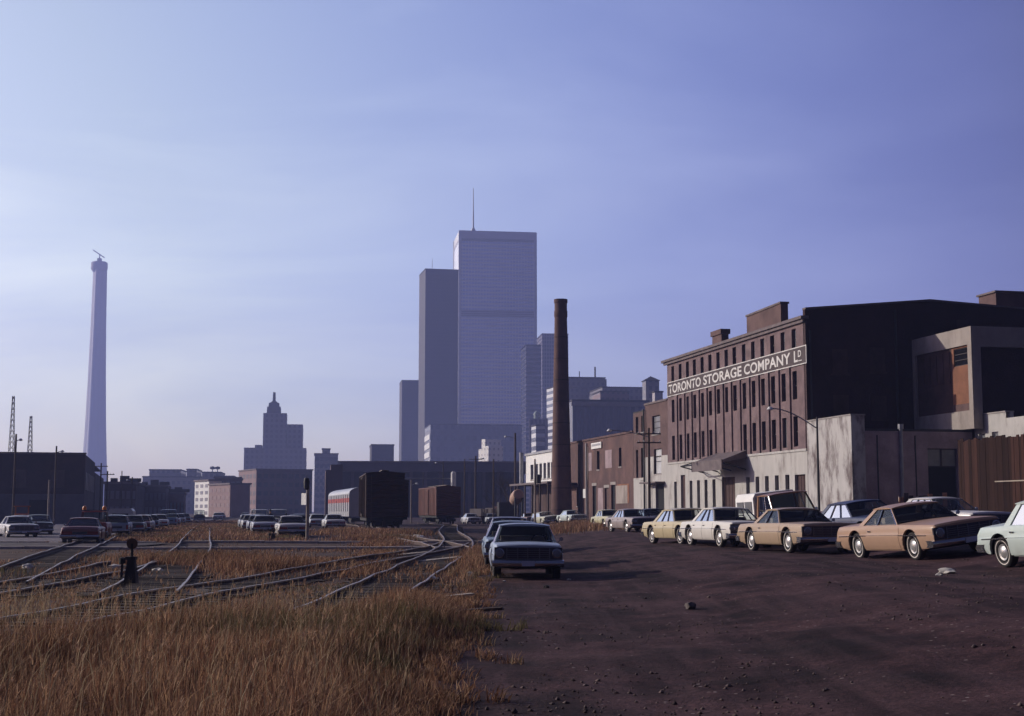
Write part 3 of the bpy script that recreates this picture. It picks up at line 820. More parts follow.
        for a, c in zip(X[:-1], X[1:]):
            za = .70 * lin(T['top'], a) + .01; zc = .70 * lin(T['top'], c) + .01
            pa = 1 - .06 * max(0, (abs(a) - L / 2 + .9) / .9) ** 2.2; pc = 1 - .06 * max(0, (abs(c) - L / 2 + .9) / .9) ** 2.2
            ya, yc = (W * pa + .004) * s, (W * pc + .004) * s
            t.quad((a, ya, za - .012), (c, yc, zc - .012), (c, yc, zc + .012), (a, ya, za + .012))
            t.quad((a, ya, za + .012), (c, yc, zc + .012), (c, yc - .02 * s, zc + .012), (a, ya - .02 * s, za + .012))
        P("side_trim", t, M['chrome'], angle=None)
    if kind == 'camper':
        c = MB(); c.prism([(-.93, 1.0), (.93, 1.0), (.9, 1.8), (.78, 1.97), (-.78, 1.97), (-.9, 1.8)], -2.46, -.78, lambda a, b, h: (h, a, b)); ci = P("camper_cap", c, M['white_paint'])
        for s in (1, -1):
            for xa, xb in ((-2.3, -1.68), (-1.55, -.92)): P("side_window", MB().box(xa, min(.90 * s, .935 * s), 1.25, xb, max(.90 * s, .935 * s), 1.68), M['window_dull'], parent=ci)
    # bumpers
    def bumper(xe, s):
        b = MB(); K = 9; pts = []
        for k in range(K):
            y = -W * .985 + 2 * W * .985 * k / (K - 1); e = abs(2 * k / (K - 1) - 1)
            pts.append((xe - s * .09 * e ** 4, y))
        prof = [(-.02, .33), (.05, .345), (.075, .40), (.075, .44), (.05, .485), (-.02, .50)]
        rows = [[(x + s * a, y, z) for a, z in prof] for x, y in pts]
        rows = [[(x - s * .30, y, z) for x, y, z in rows[0]]] + rows + [[(x - s * .30, y, z) for x, y, z in rows[-1]]]
        n = len(prof); b.add([p for r in rows for p in r], [(i * n + k, i * n + k + 1, (i + 1) * n + k + 1, (i + 1) * n + k) for i in range(len(rows) - 1) for k in range(n - 1)])
        return P("bumper", b, M['chrome'], angle=40)
    bf = bumper(L / 2 + .02, 1); br = bumper(-L / 2 - .02, -1)
    P("licence_plate", MB().box(L / 2 + .098, -.16, .35, L / 2 + .108, .16, .48), M['plate'], parent=bf)
    P("licence_plate", MB().box(-L / 2 - .108, -.16, .37, -L / 2 - .098, .16, .50), M['plate'], parent=br)
    # grille, lamps
    zt = lin(T['top'], L / 2); g = MB(); gw = W * .60
    g.box(L / 2 - .03, -gw, .51, L / 2 + .012, gw, zt - .02, 1)
    nb_ = 5
    for k in range(nb_):
        z = .53 + (zt - .10 - .53) * k / (nb_ - 1); g.box(L / 2 + .012, -gw, z, L / 2 + .03, gw, z + .012)
    for y in (-gw, -gw * .5, -.02, gw * .5, gw - .02): g.box(L / 2 + .012, y, .51, L / 2 + .034, y + .02, zt - .035)
    P("grille", g, [M['bar'], M['grille']])
    ly = [gw + .11, gw + .275] if kind in ('sedan', 'wagon') else [gw + .17]
    r = .078 if len(ly) > 1 else .1
    for s in (1, -1):
        h = MB().box(L / 2 - .05, min(gw * s, W * .93 * s) if s > 0 else -W * .93, .51, L / 2 + .006, max(gw * s, W * .93 * s) if s > 0 else -gw, zt - .02)
        P("lamp_surround", h, M['grille'])
        for y in ly:
            b = MB().lathe([(r + .018, 0), (r + .02, .03), (r, .035)], (L / 2, y * s, (.51 + zt) / 2), 18, 'x', 1)
            b.lathe([(r, .03), (r * .7, .042), (0.001, .048)], (L / 2, y * s, (.51 + zt) / 2), 18, 'x', 0)
            P("headlight", b, [M['lamp'], M['chrome']])
    ztr = lin(T['top'], -L / 2)
    for s in (1, -1):
        t = MB()
        if kind in ('sedan', 'coupe'): t.box(-L / 2 - .02, min(.38 * s, .9 * s), ztr - .24, -L / 2 + .05, max(.38 * s, .9 * s), ztr - .08)
        elif kind == 'compact': t.lathe([(.085, -.03), (.085, .02)], (-L / 2, .66 * s, ztr - .16), 16, 'x'); t.lathe([(.001, -.04), (.085, -.03)], (-L / 2, .66 * s, ztr - .16), 16, 'x')
        else: t.box(-L / 2 - .02, min(.76 * s, .9 * s), ztr - .3, -L / 2 + .05, max(.76 * s, .9 * s), ztr - .02)
        P("taillight", t, M['red_lens'])
    P("rear_panel", MB().box(-L / 2 - .012, -.36 if kind in ('sedan', 'coupe') else -.5, ztr - .22, -L / 2 + .02, .36 if kind in ('sedan', 'coupe') else .5, ztr - .10), M['grille'])
    # mirror
    m_ = MB().cyl((xf0 - .35, W * .92, zb1 - .02), (xf0 - .35, W * 1.03, zb1 + .09), .012, n=6); m_.lathe([(.001, -.03), (.05, -.02), (.055, .02), (.001, .02)], (xf0 - .35, W * 1.05, zb1 + .10), 12, 'x')
    P("side_mirror", m_, M['chrome'])
    # wheels
    Rw = T['R']
    tyre = MB().lathe([(Rw * .62, -.085), (Rw * .72, -.098), (Rw * .9, -.1), (Rw * .985, -.075), (Rw, 0), (Rw * .985, .075), (Rw * .9, .1), (Rw * .72, .098), (Rw * .62, .085)], (0, 0, 0), 28, 'y',
                      mis=[0, 0, 0, 0, 0, 0, 0, 0])
    tyre.lathe([(Rw * .74, .0995), (Rw * .80, .1015)], (0, 0, 0), 28, 'y', 1)
    tm = tyre.mesh(kind + "_tyre", [M['tyre'], M['whitewall']], 40)
    hub = MB().lathe([(Rw * .54, .07), (Rw * .52, .086), (Rw * .40, .075), (Rw * .3, .095), (Rw * .12, .112), (.001, .115)], (0, 0, 0), 24, 'y')
    hub.lathe([(Rw * .63, .062), (.001, .0)], (0, 0, 0), 24, 'y', 1)
    hm = hub.mesh(kind + "_hubcap", [M['hub'], M['dark']], 40)
    for x in (T['wf'], T['wr']):
        for s in (1, -1):
            out.append(("wheel", tm, (x, s * (W - .155), Rw), None, 0 if s > 0 else math.pi)); out.append(("hubcap", hm, (0, 0, 0), len(out) - 1, 0))
    MESH[kind] = out; return out

def car(kind, X, Y, heading, color, label, group, cat="car", name=None, full=True, roofc=None, hoodc=None):
    nm = name or {'sedan': 'parked_sedan', 'coupe': 'parked_coupe', 'compact': 'compact_sedan', 'wagon': 'station_wagon', 'pickup': 'pickup_truck', 'truckwagon': 'utility_wagon', 'camper': 'camper_pickup'}[kind]
    # let it stand level on the mean of the ground under its wheels
    T = CARS[kind]; c, s = math.cos(heading), math.sin(heading)
    zz = [tz(X + a * c - b * s, Y + a * s + b * c) for a in (T['wf'], T['wr']) for b in (-.85, .85)]
    zf, zrr = (zz[0] + zz[1]) / 2, (zz[2] + zz[3]) / 2; zl, zri = (zz[1] + zz[3]) / 2, (zz[0] + zz[2]) / 2
    t = thing(nm, (X, Y, sum(zz) / 4 - .012), label, cat, group, heading)
    t.rotation_euler = (math.atan2(zl - zri, 1.7), -math.atan2(zf - zrr, T['wf'] - T['wr']), heading)
    objs = []
    skip = () if full else ("door_handle", "steering_wheel", "side_mirror", "window_frame", "side_trim", "lamp_surround", "dashboard")
    for (n, me, loc, par, rz) in car_parts(kind):
        if n in skip: objs.append(None); continue
        p = t if par is None else objs[par]
        o = inst(n, me, p, loc, rz, (roofc if roofc and n == 'roof' else color)); objs.append(o)
    return t

YARD = R(-77.6); AWAY = R(102.4)
TAN = (.38, .245, .165); TAN2 = (.38, .275, .185); CREAM = (.50, .42, .26); WHITE = (.62, .59, .53); PALE_BLUE = (.20, .27, .38); MINT = (.48, .56, .52)
g1 = "cars parked nose to tail along the lot on the right"
car('compact', 11.6, 28.9, YARD, MINT, "pale mint compact cut off by the right edge of the photo", g1)
car('coupe', 10.76, 37.5, YARD, TAN, "tan two-door coupe with dark hood parked nearest the plank fence", g1)
car('coupe', 9.03, 44.9, R(-78.5), TAN2, "beige two-door coupe right behind the nearest tan coupe, nose pointing right", g1)
car('sedan', 7.85, 51.3, R(-78.0), WHITE, "white four-door sedan parked between the beige coupe and the cream sedan", g1)
car('sedan', 7.1, 57.3, R(-75), CREAM, "cream yellow sedan parked behind the white four-door sedan", g1)
car('sedan', 7.5, 87.8, R(-76), (.33, .28, .27), "grey brown sedan standing alone left of the cream sedan", g1)
car('compact', 7.4, 107, YARD, (.5, .47, .30), "pale yellow car half hidden behind the grey brown sedan", g1)
car('sedan', 9.6, 96, YARD, (.03, .025, .03), "black sedan beyond the grey brown sedan by the brick wall", g1)
g2 = "cars parked close to the storage building"
car('camper', 10.45, 53.2, R(-76), (.27, .145, .085), "tall brown pickup with a white camper cap behind the beige coupe", g2, "pickup truck")
car('sedan', 11.9, 47.8, R(-73), (.03, .04, .09), "dark blue sedan parked beside the peeling white pier", g2)
car('sedan', 15.3, 50.2, R(-68), (.6, .58, .56), "white sedan whose roof shows above the nearest tan coupe", g2)
g3 = "cars lined up beside the bending track"
car('compact', .32, 37.6, R(-88), (.31, .37, .47), "pale blue compact sedan facing us in the middle of the yard", g3)
car('sedan', .05, 45.3, R(-88), (.20, .26, .34), "light blue sedan just behind the pale blue compact", g3)
car('wagon', -.12, 62, R(-88), (.11, .11, .17), "dark blue station wagon farthest back in the line behind the pale blue compact", g3, "station wagon")
g4 = "cars parked far off at the end of the lot"
car('sedan', -5.5, 190, YARD, (.52, .53, .56), "white sedan right of the red boxcar, leftmost of the far cars", g4, full=False)
car('compact', -2.8, 192, YARD, (.45, .48, .53), "small pale blue car second from the red boxcar among the far cars", g4, full=False)
car('sedan', 2.4, 196, YARD, (.3, .2, .2), "dull pink sedan left of the yellow-white wagon near the brick chimney", g4, full=False)
car('wagon', 3.9, 164, R(-74), (.55, .54, .42), "yellowish white wagon parked in front of the brick chimney", g4, "station wagon", full=False)
car('sedan', 6.7, 158, R(-74), (.50, .56, .53), "mint white sedan parked right of the brick chimney", g4, full=False)
g5 = "cars parked along the street on the left"
car('coupe', -23.0, 75.8, AWAY, (.20, .085, .085), "maroon coupe seen from behind, nearest car on the left street", g5)
car('pickup', -26.2, 88.5, AWAY, (.24, .03, .025), "red pickup truck with amber beacons on its cab in front of the maroon coupe", g5, "pickup truck")
car('wagon', -27.6, 98.5, AWAY, (.24, .29, .38), "pale blue station wagon seen from behind right of the red pickup", g5, "station wagon")
car('sedan', -28.8, 107, AWAY, (.05, .05, .06), "black sedan between the pale blue wagon and a lighter sedan on the street", g5, full=False)
car('sedan', -31.2, 119, AWAY, (.42, .42, .44), "silver sedan beyond the black sedan, near the white caravan", g5, full=False)
car('compact', -33.4, 130, AWAY, (.08, .08, .10), "small dark car beyond the silver sedan on the street", g5, full=False)
car('sedan', -35.6, 142, AWAY, (.5, .5, .52), "white sedan just before the blue wagon on the left street", g5, full=False)
car('truckwagon', -38.0, 156, AWAY, (.12, .18, .32), "blue utility wagon parked farther down the left street", g5, "wagon", full=False)
car('sedan', -46.6, 200, AWAY, (.06, .055, .06), "dark sedan beyond the blue utility wagon", g5, full=False)
car('truckwagon', -51.5, 232, AWAY, (.05, .05, .06), "dark van-like wagon below the narrow white building", g5, "wagon", full=False)
car('sedan', -58.5, 280, AWAY, (.55, .55, .56), "white sedan far off below the pink brick building", g5, full=False)
car('sedan', -54.5, 288, AWAY, (.4, .42, .46), "pale sedan farthest off at the end of the grass strip", g5, full=False)
car('sedan', -32.6, 93, R(-62), (.5, .5, .52), "white sedan at the left edge facing us", g5)
car('wagon', -34.6, 103, R(-70), (.045, .05, .07), "black wagon facing us beside the white sedan at the left edge", g5, "station wagon")
car('sedan', -29.9, 113.2, AWAY, (.16, .05, .05), "dull red sedan between the black and the silver sedan on the left street", g5, full=False)
car('sedan', -40.5, 168, AWAY, (.4, .4, .42), "grey sedan beyond the blue utility wagon on the left street", g5, full=False)
car('compact', -43.5, 184, AWAY, (.5, .5, .5), "small white car two behind the blue utility wagon", g5, full=False)
car('sedan', -37.6, 108, R(-75), (.2, .21, .25), "grey blue sedan facing us by the depot door", g5, full=False)
car('sedan', -62, 300, AWAY, (.3, .3, .33), "grey sedan at the far end of the left street", g5, full=False)
g6 = "cars parked in the middle lot left of the boxcars"
car('sedan', -14.9, 95, AWAY, (.56, .54, .52), "white sedan with dark back end right beside the signpost", g6)
car('sedan', -19.0, 108, AWAY, (.45, .46, .5), "pale grey sedan next to the standing person", g6, full=False)
car('compact', -21.1, 117, AWAY, (.38, .41, .48), "small light blue car beyond the pale grey sedan in the middle lot", g6, full=False)
car('sedan', -23.4, 127, AWAY, (.52, .52, .52), "white sedan left of the small light blue car in the middle lot", g6, full=False)
car('truckwagon', -26.9, 150, AWAY, (.6, .6, .6), "white van-like wagon rising behind the left row of the middle lot", g6, "wagon", full=False)
car('truckwagon', -23.3, 140, AWAY, (.5, .5, .51), "pale van-like wagon behind the white sedan by the signpost", g6, "wagon", full=False)
car('sedan', -25.6, 137, AWAY, (.35, .37, .42), "blue grey sedan before the white van-like wagon in the middle lot", g6, full=False)
car('compact', -29.3, 163, AWAY, (.5, .5, .5), "small white car at the far left of the middle lot", g6, full=False)
car('sedan', -19.4, 127, AWAY, (.1, .1, .12), "dark sedan between the signpost and the silver coach", g6, full=False)
car('sedan', -17.5, 138, AWAY, (.58, .57, .56), "white sedan in front of the silver passenger coach", g6, full=False)
car('sedan', -20.6, 149, AWAY, (.5, .52, .54), "pale sedan second from the silver coach", g6, full=False)
car('compact', -23.0, 163, AWAY, (.55, .55, .56), "small white car third from the silver coach", g6, full=False)
car('sedan', -26.0, 172, AWAY, (.1, .11, .15), "dark blue sedan behind the signpost in the middle lot", g6, full=False)
# ------------------------------------------------------------------ buildings along the right, in a frame that follows the facade line
PH = R(12.4); SNP, CSP = math.sin(PH), math.cos(PH)
P0 = (22.8, 108.0)                         # near corner of the storage building
def loc2w(x, y): return (P0[0] + x * CSP - y * SNP, P0[1] + x * SNP + y * CSP)
def fac(px, py, x=0.):
    """facade plane (local x) seen at the given place: (distance along, height)"""
    d = Vector(at(px, py, 1.0)) - Vector((0, 0, CAMZ))
    ox, oy = P0[0] + x * CSP, P0[1] + x * SNP
    # (o + k*(-SNP, CSP)) x d = 0
    k = (ox * d.y - oy * d.x) / (SNP * d.y + CSP * d.x)
    Y = oy + k * CSP
    return k, CAMZ + d.z / d.y * Y
def endw(px, py, y=0.):
    """end-wall plane (local y): (distance to the right, height)"""
    d = Vector(at(px, py, 1.0)) - Vector((0, 0, CAMZ))
    ox, oy = P0[0] - y * SNP, P0[1] + y * CSP
    t = (oy * d.x - ox * d.y) / (CSP * d.y - SNP * d.x)
    Y = oy + t * SNP
    return t, CAMZ + d.z / d.y * Y

def yard_thing(name, x, y, label, cat, group=None, z=0.):
    w = loc2w(x, y); return thing(name, (w[0], w[1], z), label, cat, group, PH)

GZ = .55
AZ_G = 7.6
def sash(parent, mb_fn, a0, a1, b0, b1, glass, frame, sill=True, bars=1, depth=.18, sillm=None):
    """a window in an opening: pane in a sash frame, with its sill"""
    w = MB(); w.quad(mb_fn(a0, b0, depth), mb_fn(a1, b0, depth), mb_fn(a1, b1, depth), mb_fn(a0, b1, depth))
    o = w.build("window", glass, parent, angle=None)
    f = MB(); t = .06
    def bar(p, q, r, s):
        c = [(p, r), (q, r), (q, s), (p, s)]
        vs = [mb_fn(a, b, depth - .05) for a, b in c] + [mb_fn(a, b, depth - .003) for a, b in c]
        f.add(vs, [(0, 1, 2, 3), (0, 4, 5, 1), (1, 5, 6, 2), (2, 6, 7, 3), (3, 7, 4, 0)])
    bar(a0, a0 + t, b0, b1); bar(a1 - t, a1, b0, b1); bar(a0 + t, a1 - t, b0, b0 + t); bar(a0 + t, a1 - t, b1 - t, b1)
    for k in range(bars):
        m_ = b0 + (b1 - b0) * (k + 1) / (bars + 1); bar(a0 + t, a1 - t, m_ - .03, m_ + .03)
    f.build("frame", frame, o, angle=None)
    if sill:
        s = MB(); c = [(a0 - .1, b0 - .14), (a1 + .1, b0 - .14), (a1 + .1, b0 - .005), (a0 - .1, b0 - .005)]
        vs = [mb_fn(a, b, -.06) for a, b in c] + [mb_fn(a, b, .1) for a, b in c]
        s.add(vs, [(0, 1, 2, 3), (0, 4, 5, 1), (1, 5, 6, 2), (2, 6, 7, 3), (3, 7, 4, 0)]); s.build("sill", sillm or M['stone'], o, angle=None)
    return o

def fF(a, b, d): return (d, a, b)           # facade: a = along, d inward
def fE(a, b, d): return (a, d, b)           # end wall

def storage_building():
    t = yard_thing("warehouse", 0, 0, "dark brick storage warehouse of four floors with a painted company name", "warehouse")
    LEN = fac(667, 361)[0]; ZT = fac(806, 317)[1]; zb = fac(809, 449)[1]; ZT2 = fac(667, 362)[1]
    ZT = (ZT + ZT2) / 2
    cols = [673, 680.5, 687.8, 694.8, 702.6, 710.5, 718.6, 726.9, 735, 744.5, 753.8, 763.3, 773.3, 783.9, 795.1]
    ks = [fac(p, 400)[0] for p in cols]
    hw = .42
    rows = [(fac(795, 349)[1], fac(795, 328.5)[1]), (fac(797, 399)[1], fac(797, 370.5)[1]), (fac(797, 448)[1] + .12, fac(797, 416)[1])]
    holes = []; wins = []
    for r, (z0, z1) in enumerate(rows):
        for i, k in enumerate(ks):
            if r == 2 and i in (6, 7, 8): continue
            holes.append((k - hw, k + hw, z0, z1)); wins.append((k - hw, k + hw, z0, z1, r, i))
    mb = MB(); holed(mb, 0, LEN, zb, ZT, holes, fF, .3)
    # pilaster strips between the bays
    zb2s = rows[1][1] + .36
    W = mb.build("facade_wall", M['brick_dark'], t, angle=None)
    mb = MB()
    for i in range(len(ks) - 1):
        k = (ks[i] + ks[i + 1]) / 2
        mb.box(-.13, k - .34, zb + .07, .05, k + .34, zb2s)
    mb.build("pilasters", M['brick_dark'], t, angle=None)
    for (a0, a1, b0, b1, r, i) in wins:
        g = M['window'] if (i * 7 + r * 3) % 5 else M['window_dull']
        sash(t, fF, a0, a1, b0, b1, (M['window_dull'] if (r == 0 and i % 4 and i > 4) or (i * 11 + r * 5) % 9 == 0 else g if r == 0 else M['window']), M['frame_dark'], r == 0, 1, .26, M['brick_dark'])
    # whitewashed base with tall slots
    bw = []
    for px, w in ((691.5, 2.2), (699, 2.2), (706.5, 2.2), (714.5, 2.2), (748.5, 3.6), (758, 3.2), (767.5, 3.2), (777.5, 3.4), (788, 3.6)):
        k, zt = fac(px, 475.5 if px > 740 else 480.5); bw.append((k, w))
    bh = []
    z1 = fac(767, 476)[1]; z0 = fac(767, 493)[1] - .3
    for j, px in enumerate((676, 691.5, 699, 706.5, 714.5, 748.5, 758, 767.5, 777.5, 788)):
        k = fac(px, 480)[0]; lo = z0 if px > 740 else z0 - .9
        bh.append((k - .40, k + .40, lo, z1))
    kd = fac(800.8, 480)[0]; door = (kd - 1.0, kd + 1.0, z0 - 1.0, fac(800, 474.5)[1])
    kp = fac(683.5, 480)[0]; pd = (kp - .65, kp + .65, GZ + .3, z1 + .6)
    kc = fac(729, 485)[0]; cd = (kc - 1.6, kc + 1.6, GZ + .3, fac(729, 477)[1])
    mb = MB(); holed(mb, 0, LEN, GZ - .4, zb, bh + [door, pd, cd], lambda a, b, d: (d - .06, a, b), .36)
    mb.box(-.14, 0.01, zb - .12, .02, LEN - .01, zb + .06)
    mb.build("whitewashed_base", M['white_wall'], t, angle=None)
    for h in bh: sash(t, fF, *h, M['window'], M['frame_dark'], False, 1, .24)
    for nm, h in (("loading_door", door), ("service_door", pd), ("dock_door", cd)):
        d = MB().box(.16, h[0], h[2], .24, h[1], h[3])
        for k in range(4):
            a = h[0] + (h[1] - h[0]) * (k + .5) / 4; d.box(.13, a - .03, h[2], .16, a + .03, h[3])
        d.build(nm, M['infill_dark'] if nm != "service_door" else M['brick_red2'], t, angle=None)
    # near end wall with its low gable
    e_pk = endw(930, 301); e_l = endw(808.5, 309.5); xr = 26.
    z_r = e_pk[1] - (xr - e_pk[0]) * .05
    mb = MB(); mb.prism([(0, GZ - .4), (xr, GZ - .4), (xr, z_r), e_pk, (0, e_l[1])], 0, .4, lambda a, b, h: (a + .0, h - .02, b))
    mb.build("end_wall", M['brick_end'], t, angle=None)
    for k, (a, b, w_, h_) in enumerate(((2.2, 12.4, 1.3, 1.9), (5.4, 12.6, 1.3, 1.9), (2.2, 8.9, 1.3, 1.8), (5.4, 8.9, 1.3, 1.8), (13.0, 15.9, 1.1, 1.0))):
        bb = MB().box(a, -.035, b, a + w_, .0, b + h_).box(a - .12, -.06, b - .18, a + w_ + .12, .0, b - .01); bb.build("blocked_window", mat("dark_blocked_brick", (.05, .026, .024), .9, .35, .8) if k == 0 else bpy.data.materials["dark_blocked_brick"], t, angle=None)  # darkened to match the shade painted into the end wall
    MB().tube([(7.6, -.12, AZ_G), (7.6, -.12, e_l[1] + .2)], .09).build("drainpipe", M['metal_dark'], t, angle=None)
    mb = MB(); mb.prism([(0.02, e_l[1] + .01), e_pk, (xr, z_r), (xr, z_r + .14), (e_pk[0], e_pk[1] + .14), (0.02, e_l[1] + .15)], -.1, .5, lambda a, b, h: (a, h, b))
    mb.build("coping", M['slate'], t, angle=None)
    mb = MB().box(.4, LEN - .4, GZ - .4, xr, LEN, ZT); mb.box(xr - .4, .4, GZ - .4, xr, LEN - .4, z_r - .3)
    mb.build("rear_walls", M['brick_dark'], t, angle=None)
    mb = MB(); mb.quad((.02, .38, ZT - .02), (e_pk[0], .38, e_pk[1] - .25), (e_pk[0], LEN, e_pk[1] - .25), (.02, LEN, ZT - .02))
    mb.quad((e_pk[0], .38, e_pk[1] - .25), (xr, .38, z_r - .25), (xr, LEN, z_r - .25), (e_pk[0], LEN, e_pk[1] - .25))
    rf = mb.build("roof", M['tar'], t, angle=None)
    # cornice, chimney, parapet block
    mb = MB().box(-.35, -.05, ZT - .08, .3, LEN + .9, ZT + .16); mb.box(-.2, .03, ZT - .34, -.02, LEN + .6, ZT - .09)
    mb.build("cornice", M['slate'], t, angle=None)
    k0, zc0 = fac(726, 343, .8); k1, _ = fac(714, 343, .8); zc1 = fac(720, 330.5, .8)[1]
    k0 += .35; k1 -= .35
    mb = MB().box(.5, k0, ZT - .3, 1.2, k1, zc1 - .45); mb.box(.38, k0 - .14, zc1 - .45, 1.32, k1 + .14, zc1)
    mb.build("roof_chimney", M['brick_red2'], rf, angle=None)
    k0, za = fac(780.5, 303.5, .35); k1, zb_ = fac(746.5, 317, .35)
    mb = MB(); mb.prism([(k0, ZT), (k1, ZT), (k1, zb_), (k0, za)], .36, 1.0, lambda a, b, h: (h, a, b)); mb.build("parapet_block", M['brick_red2'], rf, angle=None)
    mb = MB(); mb.prism([(k0 - .08, za + .004), (k1 + .08, zb_ + .004), (k1 + .08, zb_ + .16), (k0 - .08, za + .16)], .28, 1.08, lambda a, b, h: (h, a, b)); mb.build("coping", M['slate'], rf, angle=None)
    # the penthouse at the right
    x0 = endw(996, 300, 2)[0]; zt = endw(1000, 292.5, 2)[1]
    mb = MB().box(x0, 2, 14, x0 + 6, 4.6, zt); ph = mb.build("penthouse", M['brick_red2'], rf, angle=None)
    MB().box(x0 - .15, 1.85, zt, x0 + 6.15, 4.75, zt + .15).build("coping", M['slate'], ph, angle=None)
    # the painted sign
    kL = fac(668, 390)[0]; kR = fac(807.6, 357)[0]
    zt_ = fac(800, 348.8)[1]; zb2 = fac(800, 369.3)[1]
    zt_ = rows[0][0] - .14; zb2 = rows[1][1] + .37
    zt_, zb2 = max(zt_, zb2 + 1.45), zb2
    s = MB().box(-.095, kR, zb2, -.005, kL, zt_); sg = s.build("painted_sign", M['band'], t, angle=None)
    b = MB(); u = .075
    for (y0, y1, a, c) in ((kR, kL, zb2, zb2 + u), (kR, kL, zt_ - u, zt_), (kR, kR + u * 1.3, zb2 + u, zt_ - u), (kL - u * 1.3, kL, zb2 + u, zt_ - u)): b.box(-.105, y0, a, -.094, y1, c)
    b.build("sign_border", M['letter'], sg, angle=None)
    def words(txt, px0, px1, frac=.62, lift=0.):
        k0, k1 = fac(px0, 380)[0], fac(px1, 370)[0]           # k0 > k1
        c = bpy.data.curves.new("lettering", 'FONT'); c.body = txt; c.size = 1; c.extrude = .0; c.offset = .022; c.space_character = 1.04
        o = bpy.data.objects.new("lettering", c); COL.objects.link(o)
        dg = bpy.context.evaluated_depsgraph_get(); me = bpy.data.meshes.new_from_object(o.evaluated_get(dg)); bpy.data.objects.remove(o)
        co = np.zeros(len(me.vertices) * 3); me.vertices.foreach_get("co", co); co = co.reshape(-1, 3)
        x0, x1 = co[:, 0].min(), co[:, 0].max(); y0, y1 = co[:, 1].min(), co[:, 1].max()
        H = (zt_ - zb2) * frac; zz = (zt_ + zb2) / 2 - H / 2 + lift
        n = np.zeros_like(co); n[:, 0] = -.107
        n[:, 1] = k0 + (co[:, 0] - x0) / (x1 - x0) * (k1 - k0); n[:, 2] = zz + (co[:, 1] - y0) / (y1 - y0) * H
        me.vertices.foreach_set("co", n.ravel()); me.materials.clear(); me.materials.append(M['letter']); me.update()
        w = bpy.data.objects.new("lettering", me); COL.objects.link(w); w.parent = sg
    words("TORONTO", 669.6, 701.6); words("STORAGE", 704.4, 742.6); words("COMPANY", 745.4, 791.8); words("L", 795.6, 799.2, .62)
    words("D", 799.7, 802.6, .36, .17); 
    k0, k1 = fac(803, 360)[0], fac(799.4, 360)[0]; b = MB().box(-.107, k0, zb2 + .30, -.096, k1, zb2 + .37); b.build("lettering", M['letter'], sg, angle=None)
    # canopy over the dock
    ca, cb = fac(717, 470)[0], fac(748, 470)[0]; zc = fac(735, 460)[1]
    cn = yard_thing("loading_canopy", 0, 0, "sagging dark canopy with iron brackets over the dock of the white base", "canopy")
    mb = MB(); 
    mb.prism([(-.07, zc + .75), (-2.3, zc - .1), (-2.3, zc - .3), (-.07, zc + .1)], cb, ca, lambda a, b, h: (a, h, b)); mb.build("canopy_roof", M['slate'], cn, angle=None)
    mb = MB().box(-2.42, cb - .06, zc - .95, -2.31, ca + .06, zc - .05); mb.build("fascia_board", M['slate'], cn, angle=None)
    for k in (cb + .3, (ca + cb) / 2, ca - .3, ca + 3.4):
        mb = MB().tube([(-.07, k, zc - .9), (-2.25, k, zc - .35)], .06); mb.tube([(-.07, k, zc + .3), (-2.25, k, zc - .33)], .05); mb.build("bracket", M['iron'], cn, angle=None)
    mb = MB().tube([(-2.25, ca + .05, zc - .3), (-2.25, ca + 3.4, zc - .35)], .07); mb.tube([(-2.25, ca + .05, zc - .75), (-.1, ca + 3.4, zc - .8)], .05); mb.build("rail_bar", M['iron'], cn, angle=None)
    # drainpipe down the near corner
    MB().tube([(.35, -.12, GZ), (.35, -.12, ZT - 1)], .08).build("drainpipe", M['metal_dark'], t, angle=None)
    return LEN, ZT

LEN, ZT = storage_building()

# peeling white pier and grey annex in front of the end wall
def annex():
    t = yard_thing("annex_building", 0, 0, "grey block annex with a peeling white pier in front of the dark gable wall", "annex")
    k_n = fac(852.5, 430)[0]; zt = fac(830, 418.5)[1]
    MB().box(-.10, k_n, GZ - .4, .95, -.15, zt).build("white_pier", M['white_peel'], t, angle=None)
    MB().box(-.16, k_n - .06, zt, 1.0, -.12, zt + .1).build("coping", M['stone'], t, angle=None)
    y = k_n + .35; za = endw(880, 431, y)[1]; xe = endw(972, 430, y)[0]
    d0, d1 = endw(928.5, 480, y)[0], endw(958.5, 480, y)[0]; zd = endw(940, 448.5, y)[1]; zm = endw(940, 467, y)[1]
    mb = MB(); holed(mb, .96, xe, GZ - .4, za, [(d0, d1, GZ - .3, zd)], lambda a, b, d: (a, y + d, b), .4)
    mb.build("block_wall", M['grey_block'], t, angle=None)
    MB().box(.96, y + .01, za, xe, -.05, za + .18).build("roof", M['tar'], t, angle=None)
    MB().box(d0, y + .3, GZ - .3, d1, y + .36, zm).build("doorway", M['dark'], t, angle=None)
    mb = MB()
    n = 2
    for k in range(n):
        a0 = d0 + (d1 - d0) * k / n; a1 = d0 + (d1 - d0) * (k + 1) / n; mb.box(a0 + .06, y + .28, zm + .08, a1 - .06, y + .31, zd - .06)
    fr = mb.build("transom_window", M['window_dull'], t, angle=None)
    mb = MB()
    for k in range(n + 1):
        a = d0 + (d1 - d0) * k / n; mb.box(a - .07, y + .24, zm, a + .07, y + .33, zd)
    mb.box(d0 + .07, y + .24, zm, d1 - .07, y + .33, zm + .09); mb.build("frame", M['frame_dark'], fr, angle=None)
    xp, zp = endw(900, 429, y); MB().tube([(xp, y - .1, GZ), (xp, y - .1, zp)], .13, 8).cyl((xp, y - .1, zp), (xp, y - .1, zp + .35), .2).build("drainpipe", M['metal_grey'], t, angle=None)
    for px in (862, 877, 915):
        xx = endw(px, 440, y)[0]; MB().box(xx - .04, y - .05, GZ + 1, xx + .04, y - .005, za - .3).build("conduit", M['metal_dark'], t, angle=None)
    return y, za, xe
AY, AZ, AX = annex()

